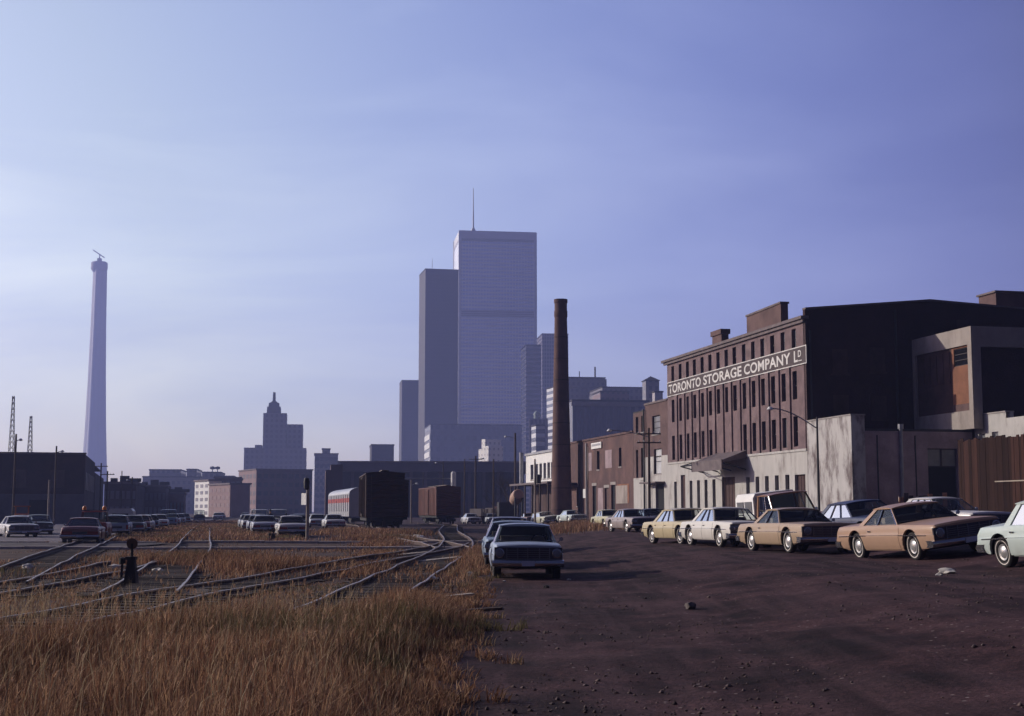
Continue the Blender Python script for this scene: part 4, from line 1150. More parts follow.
def concrete_tower():
    t = yard_thing("concrete_tower", 0, 0, "concrete frame tower with rusty brick infill set above the annex", "tower")
    xl = endw(912.5, 380, 0)[0]; yn = fac(971, 340, xl)[0]; zt = fac(971, 325.5, xl)[1]; zt2 = fac(913, 340, xl)[1]; zt = (zt + zt2) / 2
    zb = AZ + .19
    y0, y1 = yn, -.06                                       # near, far end of the side face
    zl = fac(960, 346, xl)[1]; zs = fac(960, 411.5, xl)[1]
    def col_(a, b, c, d, z0, z1): return MB().box(a, c, z0, b, d, z1)
    mb = MB(); xr = xl + 9.5
    # frame: posts and beams of the side and the near end
    for (ya, yb) in ((y0, y0 + .55), (y1 - .45, y1)): mb.box(xl, ya, zb, xl + .5, yb, zt)
    mb.box(xl, y0 + .55, zl, xl + .5, y1 - .45, zt); mb.box(xl, y0 + .55, zb, xl + .5, y1 - .45, zs)
    mb.box(xl + .5, y0, zt - 1.5, xr, y0 + .5, zt); mb.box(xl + .5, y0, zb, xl + .75, y0 + .5, zt - 1.5); mb.box(xr - .7, y0, zb, xr, y0 + .5, zt - 1.5)
    mb.box(xl + 5.6, y0 + .02, zb, xl + 5.9, y0 + .5, zt - 1.5)
    mb.build("concrete_frame", M['concrete'], t, angle=None)
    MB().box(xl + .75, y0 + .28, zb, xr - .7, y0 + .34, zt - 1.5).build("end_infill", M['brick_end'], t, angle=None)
    MB().box(xl + .5, y0 + .5, zt - .25, xr, y1, zt - .1).build("roof", M['tar'], t, angle=None)
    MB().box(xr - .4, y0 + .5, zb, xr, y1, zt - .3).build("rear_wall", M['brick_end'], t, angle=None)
    ym = fac(950.5, 380, xl)[0]
    w0, w1 = fac(968, 355, xl)[0], fac(951, 355, xl)[0]; wz1 = fac(960, 347, xl)[1]; wz0 = fac(960, 365.5, xl)[1]
    mb = MB(); holed(mb, y0 + .55, ym, zs + .55, zl, [(w0 + .25, w1 - .1, wz0, wz1 - .05)], lambda a, b, d: (xl + .16 + d, a, b), .15)
    mb.build("rusty_infill", M['infill_orange'], t, angle=None)
    MB().box(xl + .12, y0 + .55, zs, xl + .3, ym, zs + .54).build("lower_infill", M['brick_red2'], t, angle=None)
    MB().box(xl + .17, ym, zs, xl + .3, y1 - .45, zl).build("brick_infill", M['infill_dark'], t, angle=None)  # warehouse's cast shadow painted in by the darker infill
    sash(t, lambda a, b, d: (xl + .16 + d, a, b), w0 + .25, w1 - .1, wz0, wz1 - .05, M['window'], M['frame_dark'], False, 2, .12)
    mb = MB()
    for k in range(5):
        a = ym + .3 + (y1 - .45 - ym - .4) * k / 5; mb.box(xl + .13, a, zl - 2.6, xl + .168, a + .75, zl - .3)
    mb.build("boarded_panels", M['infill_dark'], t, angle=None)  # boards darkened with the same painted shadow
concrete_tower()

def right_wall():
    """pale wall of the next building, running towards us beyond the board fence"""
    xl = AX + .15; t = yard_thing("white_side_wall", 0, 0, "pale painted wall with two small windows rising behind the plank fence", "wall")
    zt = fac(990, 414, xl)[1]; y1 = AY - .1; y0 = y1 - 16
    ks = [fac(p, 433, xl)[0] for p in (982, 995)]; wz = fac(982, 433, xl)[1]
    holes = [(k - .42, k + .42, wz - .9, wz) for k in ks]
    kst = fac(1006, 415, xl)[0]
    mb = MB(); holed(mb, kst, y1, GZ - .4, zt, holes, lambda a, b, d: (xl + d, a, b), .3)
    mb.box(xl + .3, kst, GZ - .4, xl + .6, y1, zt)
    mb.box(xl, y0, GZ - .4, xl + .6, kst, zt - .42)
    mb.build("painted_wall", M['white_wall'], t, angle=None)
    for h in holes: sash(t, lambda a, b, d: (xl + d, a, b), *h, M['window_dull'], M['frame_white'], True, 0, .2)
    MB().box(xl - .06, kst, zt, xl + .66, y1, zt + .1).build("coping", M['stone'], t, angle=None)
right_wall()

def plank_fence():
    w = at(959.5, 500, 76)
    t = thing("plank_fence", (w[0], 76, 0), "tall brown board fence of upright planks at the right edge", "fence", None, PH)
    H = at(959, 440.5, 76)[2]
    k = 0; y = 0.
    pl = MB()
    while y > -26:
        wd = random.uniform(.2, .3); h = H + random.uniform(-.09, .09)
        pl.box(random.uniform(0, .025), y - wd + .012, .3, .05 + random.uniform(0, .02), y, h); y -= wd; k += 1
    pl.build("planks", M['plank'], t, angle=None)
    for z in (1.4, H - .8): MB().box(.08, -26, z, .2, 0, z + .15).build("fence_rail", M['wood_fence'], t, angle=None)
    for yy in np.arange(-25, .1, 5): MB().box(.2, yy - .1, .2, .36, yy + .1, H - .3).build("fence_post", M['wood_fence'], t, angle=None)
    MB().box(-.05, -7.2, H * .58, -.003, -3.6, H * .58 + .06).build("nailed_strip", M['wood_pale'], t, angle=None)
plank_fence()

# stacked boards and crates by the annex
def crate_stack():
    w = loc2w(2.0, AY - 3.2)
    t = thing("board_barrier", (w[0], w[1], tz(*w)), "low barrier of upright reddish boards in front of the grey block wall", "barrier", None, PH)
    x = 0; H = at(870, 493.5, w[1])[2] - tz(*w)
    for k in range(10):
        h = H * random.uniform(.86, 1.04); MB().box(x, 0, 0, x + .34, .05, h).build("board", M['wood_fence'] if k % 3 else M['infill_orange'], t, angle=None); x += .37
    MB().box(0, .06, H * .75, x, .14, H * .9).build("cross_rail", M['wood_pale'], t, angle=None)
crate_stack()

# ------------------------------------------------------------------ brick buildings beyond, on the same street line
def narrow_block():
    k0 = LEN + .02; k1 = fac(633.3, 430)[0]; km = fac(645, 420)[0]
    t = yard_thing("narrow_brick_building", 0, k0, "narrow three-storey brick building with pale lower floors left of the warehouse", "building")
    z1 = fac(656, 403)[1]; z2 = fac(639, 412.5)[1]
    L1, L2 = km - k0, k1 - k0
    def K(px): return fac(px, 450)[0] - k0
    zb = fac(656, 466)[1]
    h1 = [(K(660.5), K(652.5), fac(656, 434)[1], fac(656, 415.5)[1]), (K(661.5), K(654), fac(656, 474)[1], fac(656, 449)[1]), (K(664), K(655.5), GZ, fac(656, 484)[1])]
    mb = MB(); holed(mb, 0, L1, zb, z1, [h1[0], (h1[1][0], h1[1][1], zb - 1, h1[1][3])], fF, .3)
    mb.box(.3, 0, GZ - .4, 8, .3, z1); mb.box(.3, L1 - .3, GZ - .4, 8, L1, z1)
    mb.build("upper_wall", M['brick_red2'], t, angle=None)
    mb = MB(); holed(mb, 0, L1, GZ - .4, zb, [(h1[1][0], h1[1][1], h1[1][2], zb + 1), h1[2]], lambda a, b, d: (d - .04, a, b), .3)
    mb.build("pale_base", M['white_wall'], t, angle=None)
    sash(t, fF, *h1[0], M['window_dull'], M['frame_dark'], True, 2, .2); sash(t, fF, *h1[1], M['window_white'], M['frame_dark'], True, 1, .2)
    MB().box(.2, h1[2][0], GZ, .28, h1[2][1], h1[2][3]).build("doorway", M['dark'], t, angle=None)
    MB().box(-1.1, K(665), h1[2][3] + .05, -.05, K(649), h1[2][3] + .2).build("door_canopy", M['slate'], t, angle=None)
    MB().box(-.1, -.02, z1, 8, L1 + .05, z1 + .2).build("coping", M['slate'], t, angle=None)
    # lower half further on
    h2 = [(K(643.5), K(641.5), fac(642, 432)[1], fac(642, 416)[1]), (K(638.5), K(636), fac(637, 433)[1], fac(637, 417)[1]), (K(643), K(641), fac(642, 480)[1], fac(642, 448)[1]), (K(638), K(636), fac(637, 478)[1], fac(637, 450)[1])]
    mb = MB(); holed(mb, L1 + .02, L2, GZ - .4, z2, h2, fF, .3); mb.box(.3, L2 - .3, GZ - .4, 8, L2, z2)
    mb.build("side_wall", M['brick_red2'], t, angle=None)
    for h in h2: sash(t, fF, *h, M['window'], M['frame_dark'], True, 1, .2)
    zb2 = fac(639, 478)[1]
    MB().box(-.03, L1 + .05, GZ - .4, -.006, L2 - .02, zb2).build("whitewash", M['white_wall'], t, angle=None)
    MB().box(0, L1 + .06, z2, 8, L2, z2 + .15).build("roof", M['tar'], t, angle=None)
    MB().tube([(-.2, L1 * .98, GZ), (-.2, L1 * .98, z1 - .4)], .1).build("drainpipe", M['metal_dark'], t, angle=None)
    return k1
K1 = narrow_block()

def brick_shop():
    k0 = K1 + .05; k1 = fac(567, 470)[0]
    t = yard_thing("brick_workshop", 0, k0, "two-storey red brick workshop with a small white sign near its roof", "building")
    zt = (fac(630, 434)[1] + fac(570, 443)[1]) / 2
    def K(px): return fac(px, 470)[0] - k0
    L = k1 - k0; kq = K(579)
    def rect(pa, pb, ya, yb, pm=None):
        pm = pm or (pa + pb) / 2; return (K(pa), K(pb), fac(pm, yb)[1], fac(pm, ya)[1])
    slots = [rect(599.6, 597, 451, 469.5), rect(621.6, 619, 447.8, 466.5)]
    doors = [rect(596, 592.5, 486, 512), rect(608.5, 604.5, 488, 512), rect(615, 611, 485, 512)]
    doors = [(a, b, GZ - .2, d) for a, b, c, d in doors]
    side = [rect(578, 576.5, 487, 506)]
    mb = MB(); holed(mb, 0, L, GZ - .4, zt, slots + doors + side, fF, .35)
    mb.box(.35, L - .3, GZ - .4, 14, L, zt); mb.box(.35, 0, GZ - .4, 14, .3, zt)
    mb.build("brick_wall", M['brick_red'], t, angle=None)
    for h in slots + side: sash(t, fF, *h, M['window'], M['frame_dark'], True, 0, .28)
    for k, h in enumerate(doors):
        MB().box(.2, h[0], h[2], .27, h[1], h[3]).build("door", [M['dark'], M['brick_red2'], M['dark']][k], t, angle=None)
        MB().box(-.03, h[0] - .25, h[3] + .03, .05, h[1] + .25, h[3] + .35).build("lintel", M['stone'], t, angle=None)
    # bricked-up openings and a pale patch
    for (pa, pb, ya, yb, m) in ((592, 586, 453, 471, M['grey_block']), (612, 605.5, 450, 468, M['grey_block']), (603, 598, 488, 511, M['grey_block']), (629, 617, 484, 503, M['infill_orange']), (627.5, 616, 485.5, 503.5, M['concrete'])):
        h = rect(pa, pb, ya, yb); e = random.uniform(.01, .02); MB().box(-e - .02, h[0], h[2], .02, h[1], h[3]).build("blocked_opening", m, t, angle=None)
    h = rect(602.5, 592.5, 442.5, 448.5)
    s = MB().box(-.16, h[0], h[2], -.05, h[1], h[3]); sg = s.build("white_sign", M['white_paint'], t, angle=None)
    MB().box(-.17, h[0] + .25, h[2] + .30, -.162, h[1] - .25, h[2] + .55).build("sign_line", M['metal_grey'], sg, angle=None)
    h = rect(586, 583.5, 489, 498); MB().box(-.1, h[0], h[2], -.01, h[1], h[3]).build("notice_board", M['white_paint'], t, angle=None)
    MB().box(.02, .02, zt, 14, L - .02, zt + .12).build("roof", M['tar'], t, angle=None)
    MB().box(-.12, -.02, zt - .02, .019, L + .02, zt + .2).build("coping", M['brick_red2'], t, angle=None)
    for px in (580, 587.5):
        k = K(px); MB().tube([(-.15, k, GZ), (-.15, k, zt - .3)], .09).build("drainpipe", M['metal_grey'] if px > 581 else M['metal_dark'], t, angle=None)
    h = rect(577, 565, 483, 485); MB().box(-1.6, h[0], h[2], -.02, h[1], h[2] + .25).build("iron_platform", M['iron'], t, angle=None)
    return k1
K2 = brick_shop()

def white_office():
    k0 = K2 + 2.5; k1 = fac(526, 470)[0]
    t = yard_thing("white_panel_building", 0, k0, "low white-panelled building with strip windows left of the brick chimney", "building")
    L = k1 - k0; zt = fac(526, 456)[1]; zg = fac(526, 484)[1]; zmid0 = fac(530, 466)[1]; zm1 = fac(530, 473)[1]
    def K(px): return fac(px, 470)[0] - k0
    hs = [(K(a), K(b), zm1 - 1.0, zmid0 + .15) for a, b in ((533.5, 530.5), (538, 535), (542, 539.4), (546, 543.4), (550, 547.3), (553.5, 551))]
    hs = [h for h in hs if h[0] > .3]
    mb = MB(); holed(mb, 0, L, zg, zt, hs, fF, .3); mb.box(.3, 0, zg, 10, .3, zt); mb.box(.3, L - .3, zg, 10, L, zt)
    mb.build("panel_wall", M['white_paint'], t, angle=None)
    for h in hs: sash(t, fF, *h, M['window'], M['frame_white'], True, 0, .2)
    MB().box(.8, 0, GZ - .4, 10, L, zg - .02).build("recessed_ground_floor", M['infill_dark'], t, angle=None)
    MB().box(-.2, -.1, zt, 10, L + .1, zt + .3).build("roof", M['metal_grey'], t, angle=None)
    MB().box(-2.0, 0, zg - .3, .78, L + 2, zg - .025).build("canopy", M['slate'], t, angle=None)
    for k in np.linspace(.3, L + 1.7, 6): MB().box(-1.9, k - .1, GZ - .4, -1.7, k + .1, zg - .31).build("post", M['wood_pole'], t, angle=None)
    MB().tube([(-.5, L + .8, zg), (-.5, L + .8, zt + .5)], .3, 10).build("vent_pipe", M['metal_grey'], t)
white_office()

def chimney():
    Y = 174.; x, _, _ = at(561.5, 500, Y); sc_ = Y / F
    zt = at(559, 299.5, Y)[2]; rb, rt = 21.0 * sc_ / 2 * 1.02, 12.6 * sc_ / 2
    t = thing("brick_chimney", (x, Y, 0), "tall tapering brick smokestack beside the red brick workshop", "chimney")
    z0 = 0.2; prof = [(rb, z0)]
    for k in range(1, 13): prof.append((rb + (rt - rb) * k / 13, z0 + (zt - 2.4 - z0) * k / 13))
    mb = MB().lathe(prof + [(rt * 1.0, zt - 2.3)], n=28); mb.build("shaft", M['brick_chimney'], t)
    MB().lathe([(rt * 1.0, zt - 2.3), (rt * 1.07, zt - 2.2), (rt * 1.07, zt - 1.5), (rt, zt - 1.4), (rt, zt - .5), (rt * 1.09, zt - .45), (rt * 1.09, zt), (rt * .7, zt), (rt * .7, zt - 3)], n=28).build("crown", M['brick_chimney'], t)
    for k in range(9):
        z = z0 + (zt - 4) * (k + .6) / 9; r = rb + (rt - rb) * (z - z0) / (zt - 2.4 - z0)
        MB().lathe([(r + .005, z), (r + .035, z), (r + .035, z + .12), (r + .005, z + .12)], n=28).build("iron_band", M['rust'], t)
chimney()
# ------------------------------------------------------------------ the city beyond
def front_box(px0, px1, pyt, Y, depth, yaw, zb=0.):
    """near-left corner, width and height of a block whose front spans px0..px1 and whose top stands at pyt"""
    c, s = math.cos(yaw), math.sin(yaw)
    r0, r1 = at(px0, 500, 1)[0], at(px1, 500, 1)[0]
    X1 = r1 * Y
    w = (X1 - r0 * Y) / (c - r0 * s)
    zt = at((px0 + px1) / 2, pyt, Y)[2]
    return X1 - w * c, Y - w * s, w, zt

def block(mb, x, y, z, w, d, h): mb.box(x, y, z, x + w, y + d, z + h)

def tower(name, label, px0, px1, pyt, Y, depth, yaw, m, roofm=None, extra=None, cat="office tower", roof_h=None):
    x, y, w, zt = front_box(px0, px1, pyt, Y, depth, R(yaw))
    t = thing(name, (x, y, 0), label, cat, None, R(yaw))
    MB().box(0, 0, -1, w, depth, zt).build("walls", m, t, angle=None)
    MB().box(-.3, -.3, zt, w + .3, depth + .3, zt + (roof_h or .8)).build("roof", roofm or M['tar'], t, angle=None)
    return t, w, zt

glassc = (.05, .05, .07)
# the white tower
tm = tower_mat("white_marble_tower", (.88, .90, .97), (.52, .58, .82), 4.05, .50, 3.2, .22, .5, grough=.2)  # reflected blue sky put into the pale bluish glass and wall colours
x, y, w, zt = front_box(458.3, 536.5, 232.3, 1500, 62, R(7.8))
t = thing("white_skyscraper", (x, y, 0), "tall white marble office tower with a mast on its roof", "office tower", None, R(7.8))
zmid = at(497, 318, 1500)[2]; ztop = at(497, 240, 1500)[2]; zm0 = at(497, 311, 1500)[2]
MB().box(0, 0, -1, w, 62, zmid).build("lower_walls", tm, t, angle=None)
louvre = mat("louvre_floor_panels", (.3, .3, .33), .7)
MB().box(.3, .3, zmid, w - .3, 61.7, zm0).build("louvre_floor", tower_mat("louvre_floors", (.45, .45, .48), (.2, .2, .24), 2.2, .5), t, angle=None)
MB().box(0, 0, zm0, w, 62, ztop - 3).build("upper_walls", tm, t, angle=None)
MB().box(.3, .3, ztop - 3, w - .3, 61.7, ztop).build("louvre_floor", M['metal_grey'], t, angle=None)
wm = mat("white_marble", (.66, .66, .68), .5, .06, .05)
MB().box(0, 0, ztop, w, 62, zt).build("crown", wm, t, angle=None)
for cx, cy in ((-.8, -.8), (w - 2.2, -.8), (-.8, 60), (w - 2.2, 60)): MB().box(cx, cy, -1, cx + 3, cy + 2.8, zt - .5).build("corner_pier", wm, t, angle=None)
mz = at(475.5, 186, 1500)[2]; mx = (at(475.5, 220, 1500)[0] - x) / math.cos(R(7.8))
MB().cyl((mx, 20, zt), (mx, 20, (zt + mz) / 2), 1.0, .7, 6).cyl((mx, 20, (zt + mz) / 2), (mx, 20, mz), .6, .35, 6).build("mast", M['metal_grey'], t)
MB().lathe([(4, 0), (2.4, 5), (.8, 8)], (mx, 20, zt), 8).build("mast_base", M['metal_grey'], t)
# black towers
bt = tower_mat("black_steel_tower", (.03, .024, .03), (.018, .015, .02), 3.8, .35, 1.6, .4, .7, grough=.65)
t, w, zt = tower("black_skyscraper", "tall black steel office tower left of the white tower", 424, 457.5, 270.5, 1290, 38, 12.5, bt)
MB().cyl((9, 17, zt), (9, 17, zt + 14), .25, .15, 5).build("mast", M['metal_grey'], t)
tower("dark_office_tower", "shorter dark office tower left of the black skyscraper", 401, 421, 381, 1380, 40, 8, bt)
# bank pavilion blocks under the towers
tb = tower_mat("pale_podium", (.17, .17, .21), (.13, .13, .17), 9, .55, 6, .5, .6)
t, w, zt = tower("wide_podium_block", "wide low grey block in front of the white tower", 430, 522, 425.5, 1150, 60, 8, tb, cat="office block")
for k in range(5):
    z = 46 - k * 7.2
    MB().box(-.5, 3, z + 14, -.02, 57, z + 18.5).build("pale_panel", M['white_paint'], t, angle=None)
t = thing("white_stepped_building", (*at(480.3, 505, 800)[:2], 0), "small bright white stepped building at the foot of the towers", "building", None, R(34))
z1, z2, z3 = at(481, 449, 800)[2], at(485, 439.5, 800)[2], at(489, 446.5, 800)[2]
wmat = tower_mat("white_stucco", (.74, .72, .66), (.45, .44, .42), 3.4, .6, 3.0, .6)
MB().box(0, -1.2, -1, 10, 2, z1).build("left_wing", wmat, t, angle=None)
MB().box(0, -5.0, -1, 11, -1.25, z2).build("tower_block", wmat, t, angle=None)
MB().box(0, -8.4, -1, 10, -5.05, z3).build("right_wing", wmat, t, angle=None)
# banded tower in front, and the tall one behind the chimney
bd = tower_mat("banded_dark_tower", (.22, .2, .24), (.06, .055, .075), 4.2, .42, 0, .3, .6)
tower("banded_tower", "dark banded office tower overlapping the right side of the white tower", 526, 541.5, 345.5, 1250, 40, 6, bd)
st = tower_mat("steel_fins_tower", (.17, .16, .2), (.07, .065, .09), 4.0, .3, 2.6, .4, .5)
tower("steel_tower", "tall grey steel tower partly behind the brick chimney", 542.5, 569, 334.5, 1400, 45, 6, st)
stripe = tower_mat("striped_white_block", (.6, .6, .6), (.12, .12, .15), 4.6, .5, 0, .3, .6)
tower("striped_block", "slim striped white and grey block just left of the chimney", 553.5, 572, 388, 1000, 17, 14.5, tower_mat("striped_front", (.6, .6, .6), (.12, .12, .15), 4.6, .5, 0, .3, .6), cat="office block")
tower("small_striped_block", "small pale striped building between the dark tower and the chimney", 536, 545, 426, 760, 11, 12, stripe, cat="building")
t = thing("domed_turret", (*at(537, 500, 900)[:2], 0), "small domed turret left of the chimney", "turret")
MB().box(-5, -4, -1, 7, 6, at(537, 419, 900)[2]).build("base", st, t, angle=None)
zz = at(537, 419, 900)[2]; MB().lathe([(2, zz), (2, zz + 2.4), (2.3, zz + 2.6), (1.9, zz + 4), (1, zz + 5), (.1, zz + 5.3)], n=14).build("dome", mat("copper_dome", (.25, .3, .27), .7), t)
# the columned station and hotel blocks right of the chimney
cs = tower_mat("columned_stone", (.2, .19, .21), (.12, .115, .145), 60, .0, 3.4, .5, .8)
t, w, zt = tower("columned_block", "wide grey blue block with tall columns right of the chimney", 573, 650, 402, 640, 40, 9, cs, cat="building")
MB().box(-.6, -.6, zt - 2.2, w + .6, -.02, zt - .2).build("cornice", M['stone'], t, angle=None)
MB().box(4, -.5, .5, w - 4, -.02, 7).build("dark_base", M['metal_dark'], t, angle=None)
gs = tower_mat("grey_stone_block", (.2, .185, .2), (.135, .125, .15), 4.0, .5, 3.2, .5)
t, w, zt = tower("flat_roofed_block", "blocky grey building with roof stacks right of the chimney", 569, 606, 378.5, 900, 40, 9, gs, cat="building")
for a in (.35, .78): MB().cyl((w * a, 6, zt), (w * a, 6, zt + (5 if a < .5 else 8)), .55 if a > .5 else .3, n=8).build("roof_stack", M['metal_dark'], t)
MB().box(-.8, -.8, zt - 6, w + .8, -.01, zt - .5).build("upper_band", gs, t, angle=None)
tower("lower_grey_block", "long grey block behind the columned building", 603, 655, 388.5, 860, 40, 9, gs, cat="building")
br = tower_mat("far_brick_block", (.19, .12, .12), (.08, .065, .07), 3.8, .55, 3.0, .5)
tower("small_brick_block", "dull brick block with a pale ramp in front of the long grey block", 601, 630, 392.5, 780, 20, 9, br, cat="building")
t, w, zt = tower("hip_roofed_turret", "square turret with a small hipped roof beside the warehouse", 647, 660.5, 381, 700, 7, 9, gs, cat="tower", roof_h=.3)
mb = MB(); mb.add([(-.5, -.5, zt + .3), (w + .5, -.5, zt + .3), (w + .5, 7.5, zt + .3), (-.5, 7.5, zt + .3), (w / 2, 3.5, zt + 2.7)], [(0, 1, 4), (1, 2, 4), (2, 3, 4), (3, 0, 4), (0, 3, 2, 1)]); mb.build("hipped_roof", M['tar'], t, angle=None)
tower("pale_stair_block", "small pale block beside the hipped turret", 656, 664, 392.5, 690, 5, 9, mat("pale_far_stucco", (.4, .36, .35), .8), cat="building")

# the concrete tower under construction
def shaft_tower():
    Y = 2250.; x0 = at(99.5, 262, Y)[0]; s = Y / F
    t = thing("concrete_needle_tower", (x0, Y, 0), "slender tapering concrete tower under construction with a crane on top", "tower")
    m = mat("pale_concrete_shaft", (.46, .46, .5), .8, .05, .01)
    zt = at(99, 262, Y)[2]
    prof = [(-.02, 14.5), (.18, 11.9), (.36, 10.0), (.55, 8.6), (.75, 7.5), (1.0, 6.7)]
    mb = MB(); n = 36; rows = []
    for z, hwid in prof:
        R0 = hwid * s
        ring = []
        for k in range(n):
            a = 2 * math.pi * k / n
            # three legs about a hexagonal core
            r = 1.13 * R0 * (.5 + .53 * abs(math.cos(1.5 * (a + R(90)))) ** 3.0)
            ring.append((r * math.cos(a), r * math.sin(a), zt * z))
        rows.append(ring)
    mb.add([p for r in rows for p in r], [(i * n + k, i * n + (k + 1) % n, (i + 1) * n + (k + 1) % n, (i + 1) * n + k) for i in range(len(rows) - 1) for k in range(n)])
    mb.build("shaft", m, t, angle=50)
    r = 7.3 * s
    MB().lathe([(r * .9, zt - 16), (r * 1.12, zt - 12), (r * 1.12, zt - 2), (r * .95, zt), (.1, zt)], n=24).build("formwork_collar", mat("formwork", (.33, .33, .37), .8), t)
    mb = MB().box(-3, -3, zt, 3, 3, zt + 6); mb.tube([(0, 0, zt + 6), (0, 0, zt + 13)], 1.0); mb.tube([(8, 0, zt + 7), (-11, 0, zt + 20)], .9); mb.build("crane", M['metal_grey'], t)
shaft_tower()

# stepped hotel
def hotel():
    Y = 1050.; yaw = R(8)
    m = tower_mat("hotel_limestone", (.27, .25, .255), (.2, .185, .2), 3.9, .45, 3.6, .5, .8)
    x, y, w, z1 = front_box(243, 305.5, 448, Y, 60, yaw)
    t = thing("stepped_hotel", (x, y, 0), "stepped stone hotel with a steep pyramid roof and finial", "hotel", None, yaw)
    def sx(px): return (at(px, 450, Y)[0] - x) / math.cos(yaw)
    def Z(py): return at(274, py, Y)[2]
    MB().box(0, 0, -1, w, 60, z1).build("base_block", m, t, angle=None)
    MB().box(sx(256), 3, z1, sx(262.8), 50, Z(445)).build("side_wing", m, t, angle=None)
    MB().box(sx(263.5), 4, z1, sx(286.5), 28, Z(413)).build("tower_block", m, t, angle=None)
    MB().box(sx(286.8), 5, z1, sx(302.5), 55, Z(424)).build("right_wing", m, t, angle=None)
    cx = (sx(266.5) + sx(280.5)) / 2; zz = Z(413); hw = (sx(280.5) - sx(266.5)) / 2
    mb = MB()
    def fr(h0, h1, a, b):
        mb.add([(cx + sxx * a, 15 + syy * a, h0) for sxx, syy in ((-1, -1), (1, -1), (1, 1), (-1, 1))] + [(cx + sxx * b, 15 + syy * b, h1) for sxx, syy in ((-1, -1), (1, -1), (1, 1), (-1, 1))],
               [(0, 1, 5, 4), (1, 2, 6, 5), (2, 3, 7, 6), (3, 0, 4, 7), (4, 5, 6, 7)])
    fr(zz, Z(406), hw, hw * .95); fr(Z(406), Z(402), hw * .78, hw * .72); fr(Z(402), Z(400), hw * .6, hw * .25); fr(Z(400.2), Z(391), hw * .22, hw * .18)
    mb.build("pyramid_roof", mat("copper_roof", (.16, .15, .16), .7), t, angle=None)
hotel()

# ------------------------------------------------------------------ middle distance blocks, windows as things one could count
def windowed(name, label, px0, px1, pyt, Y, depth, yaw, wallm, sidem, rows, cols, scols, cat="building", wm=None, base=0., ztw=None, hw=.32, hh=.5):
    x, y, w, zt = front_box(px0, px1, pyt, Y, depth, R(yaw))
    t = thing(name, (x, y, 0), label, cat, None, R(yaw))
    MB().box(0, 0, -.5, w, depth, zt).build("walls", wallm, t, angle=None)
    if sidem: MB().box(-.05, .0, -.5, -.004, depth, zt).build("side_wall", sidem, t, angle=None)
    MB().box(-.35, -.35, zt, w + .35, depth + .35, zt + .5).build("cornice", M['slate'], t, angle=None)
    if cat == "shed":
        for q in range(3):
            a = w * (.15 + .3 * q); MB().box(a, 3, zt + .5, a + 1.4 + q * .5, 5, zt + 1.3 + .5 * (q % 2)).build("roof_vent", M['metal_dark'], t, angle=None)
    fl = (zt - base) / (rows + .25); cw = w / cols
    me = MB().box(-cw * hw, -.05, 0, cw * hw, .0, fl * hh).mesh(name + "_window", [wm or M['window_dull']], 0)
    for r in range(rows):
        for c in range(cols):
            o = inst("window", me, t, (cw * (c + .5), -.01, base + fl * (r + .3)))
    if scols:
        sw = depth / scols; me2 = MB().box(-.04, -sw * .3, 0, .0, sw * .3, fl * hh).mesh(name + "_side_window", [wm or M['window_dull']], 0)
        for r in range(rows):
            for c in range(scols): inst("window", me2, t, (-.06, sw * (c + .5), base + fl * (r + .3)))
    return t, w, zt

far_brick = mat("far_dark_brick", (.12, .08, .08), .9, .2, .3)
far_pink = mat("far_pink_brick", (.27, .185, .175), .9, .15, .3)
windowed("brick_loft_block", "dark brick loft block with its sunlit side coloured pinker below the stepped hotel", 256, 312, 470.5, 560, 28, 25, far_brick, far_pink, 5, 9, 5, wm=mat("grey_loft_glass", (.03, .028, .035), .3))  # sun on the left face put into the paler side brick
windowed("narrow_white_building", "narrow white building with rows of windows on the far street", 194.5, 208.7, 481, 430, 4, -60, M['white_paint'], None, 5, 3, 0, wm=mat("grey_blue_glass", (.2, .2, .24), .3), hw=.28)
windowed("pink_brick_building", "pink brick building right of the narrow white building", 208.9, 230, 484.5, 408, 6, -60, far_pink, None, 4, 5, 0, wm=mat("pinkish_glass", (.2, .13, .13), .4))
windowed("dark_brick_block", "dark brick block between the pink building and the loft block", 214, 240.5, 478.5, 470, 30, 10, far_brick, None, 5, 5, 0)
windowed("grey_office_block", "grey block with a rooftop box right of the stepped hotel", 314, 337.5, 454, 900, 36, 8, gs, None, 8, 5, 0, wm=mat("shade_glass", (.1, .1, .13), .4))
tower("rooftop_box", "small box of a building poking up right of the grey block", 321.5, 329.5, 449.5, 905, 14, 8, gs, cat="building")
tower("dark_slab_block", "small dark block left of the tall dark towers", 371, 393.5, 445.5, 900, 30, 8, bt, cat="building")
for (nm, lb, a, b, yt, Y, m) in (("wide_grey_block", "wide grey block with a flat top beyond the left street", 148.5, 180, 470.5, 900, gs), ("grey_tower_block", "small square block between the wide grey block and the white building", 186, 196, 470, 880, gs),
                             ("long_grey_block", "long grey block on the left skyline", 142, 200, 477.5, 860, gs), ("tank_topped_block", "grey block with two round tanks on its roof", 201.5, 220, 473, 840, gs), ("right_grey_block", "grey block left of the loft block", 214, 233, 477, 800, gs)):
    t, w, zt = tower(nm, lb, a, b, yt, Y, 40, 8, m, cat="building")
    if nm == "tank_topped_block":
        for k in (.5, .78): MB().cyl((w * k, 8, zt + .8), (w * k, 8, zt + 2.4), .25, n=6).lathe([(.1, 2.2), (1.5, 2.6), (1.5, 3.8), (.1, 4.3)], (w * k, 8, zt), 10).build("roof_tank", M['metal_dark'], t)

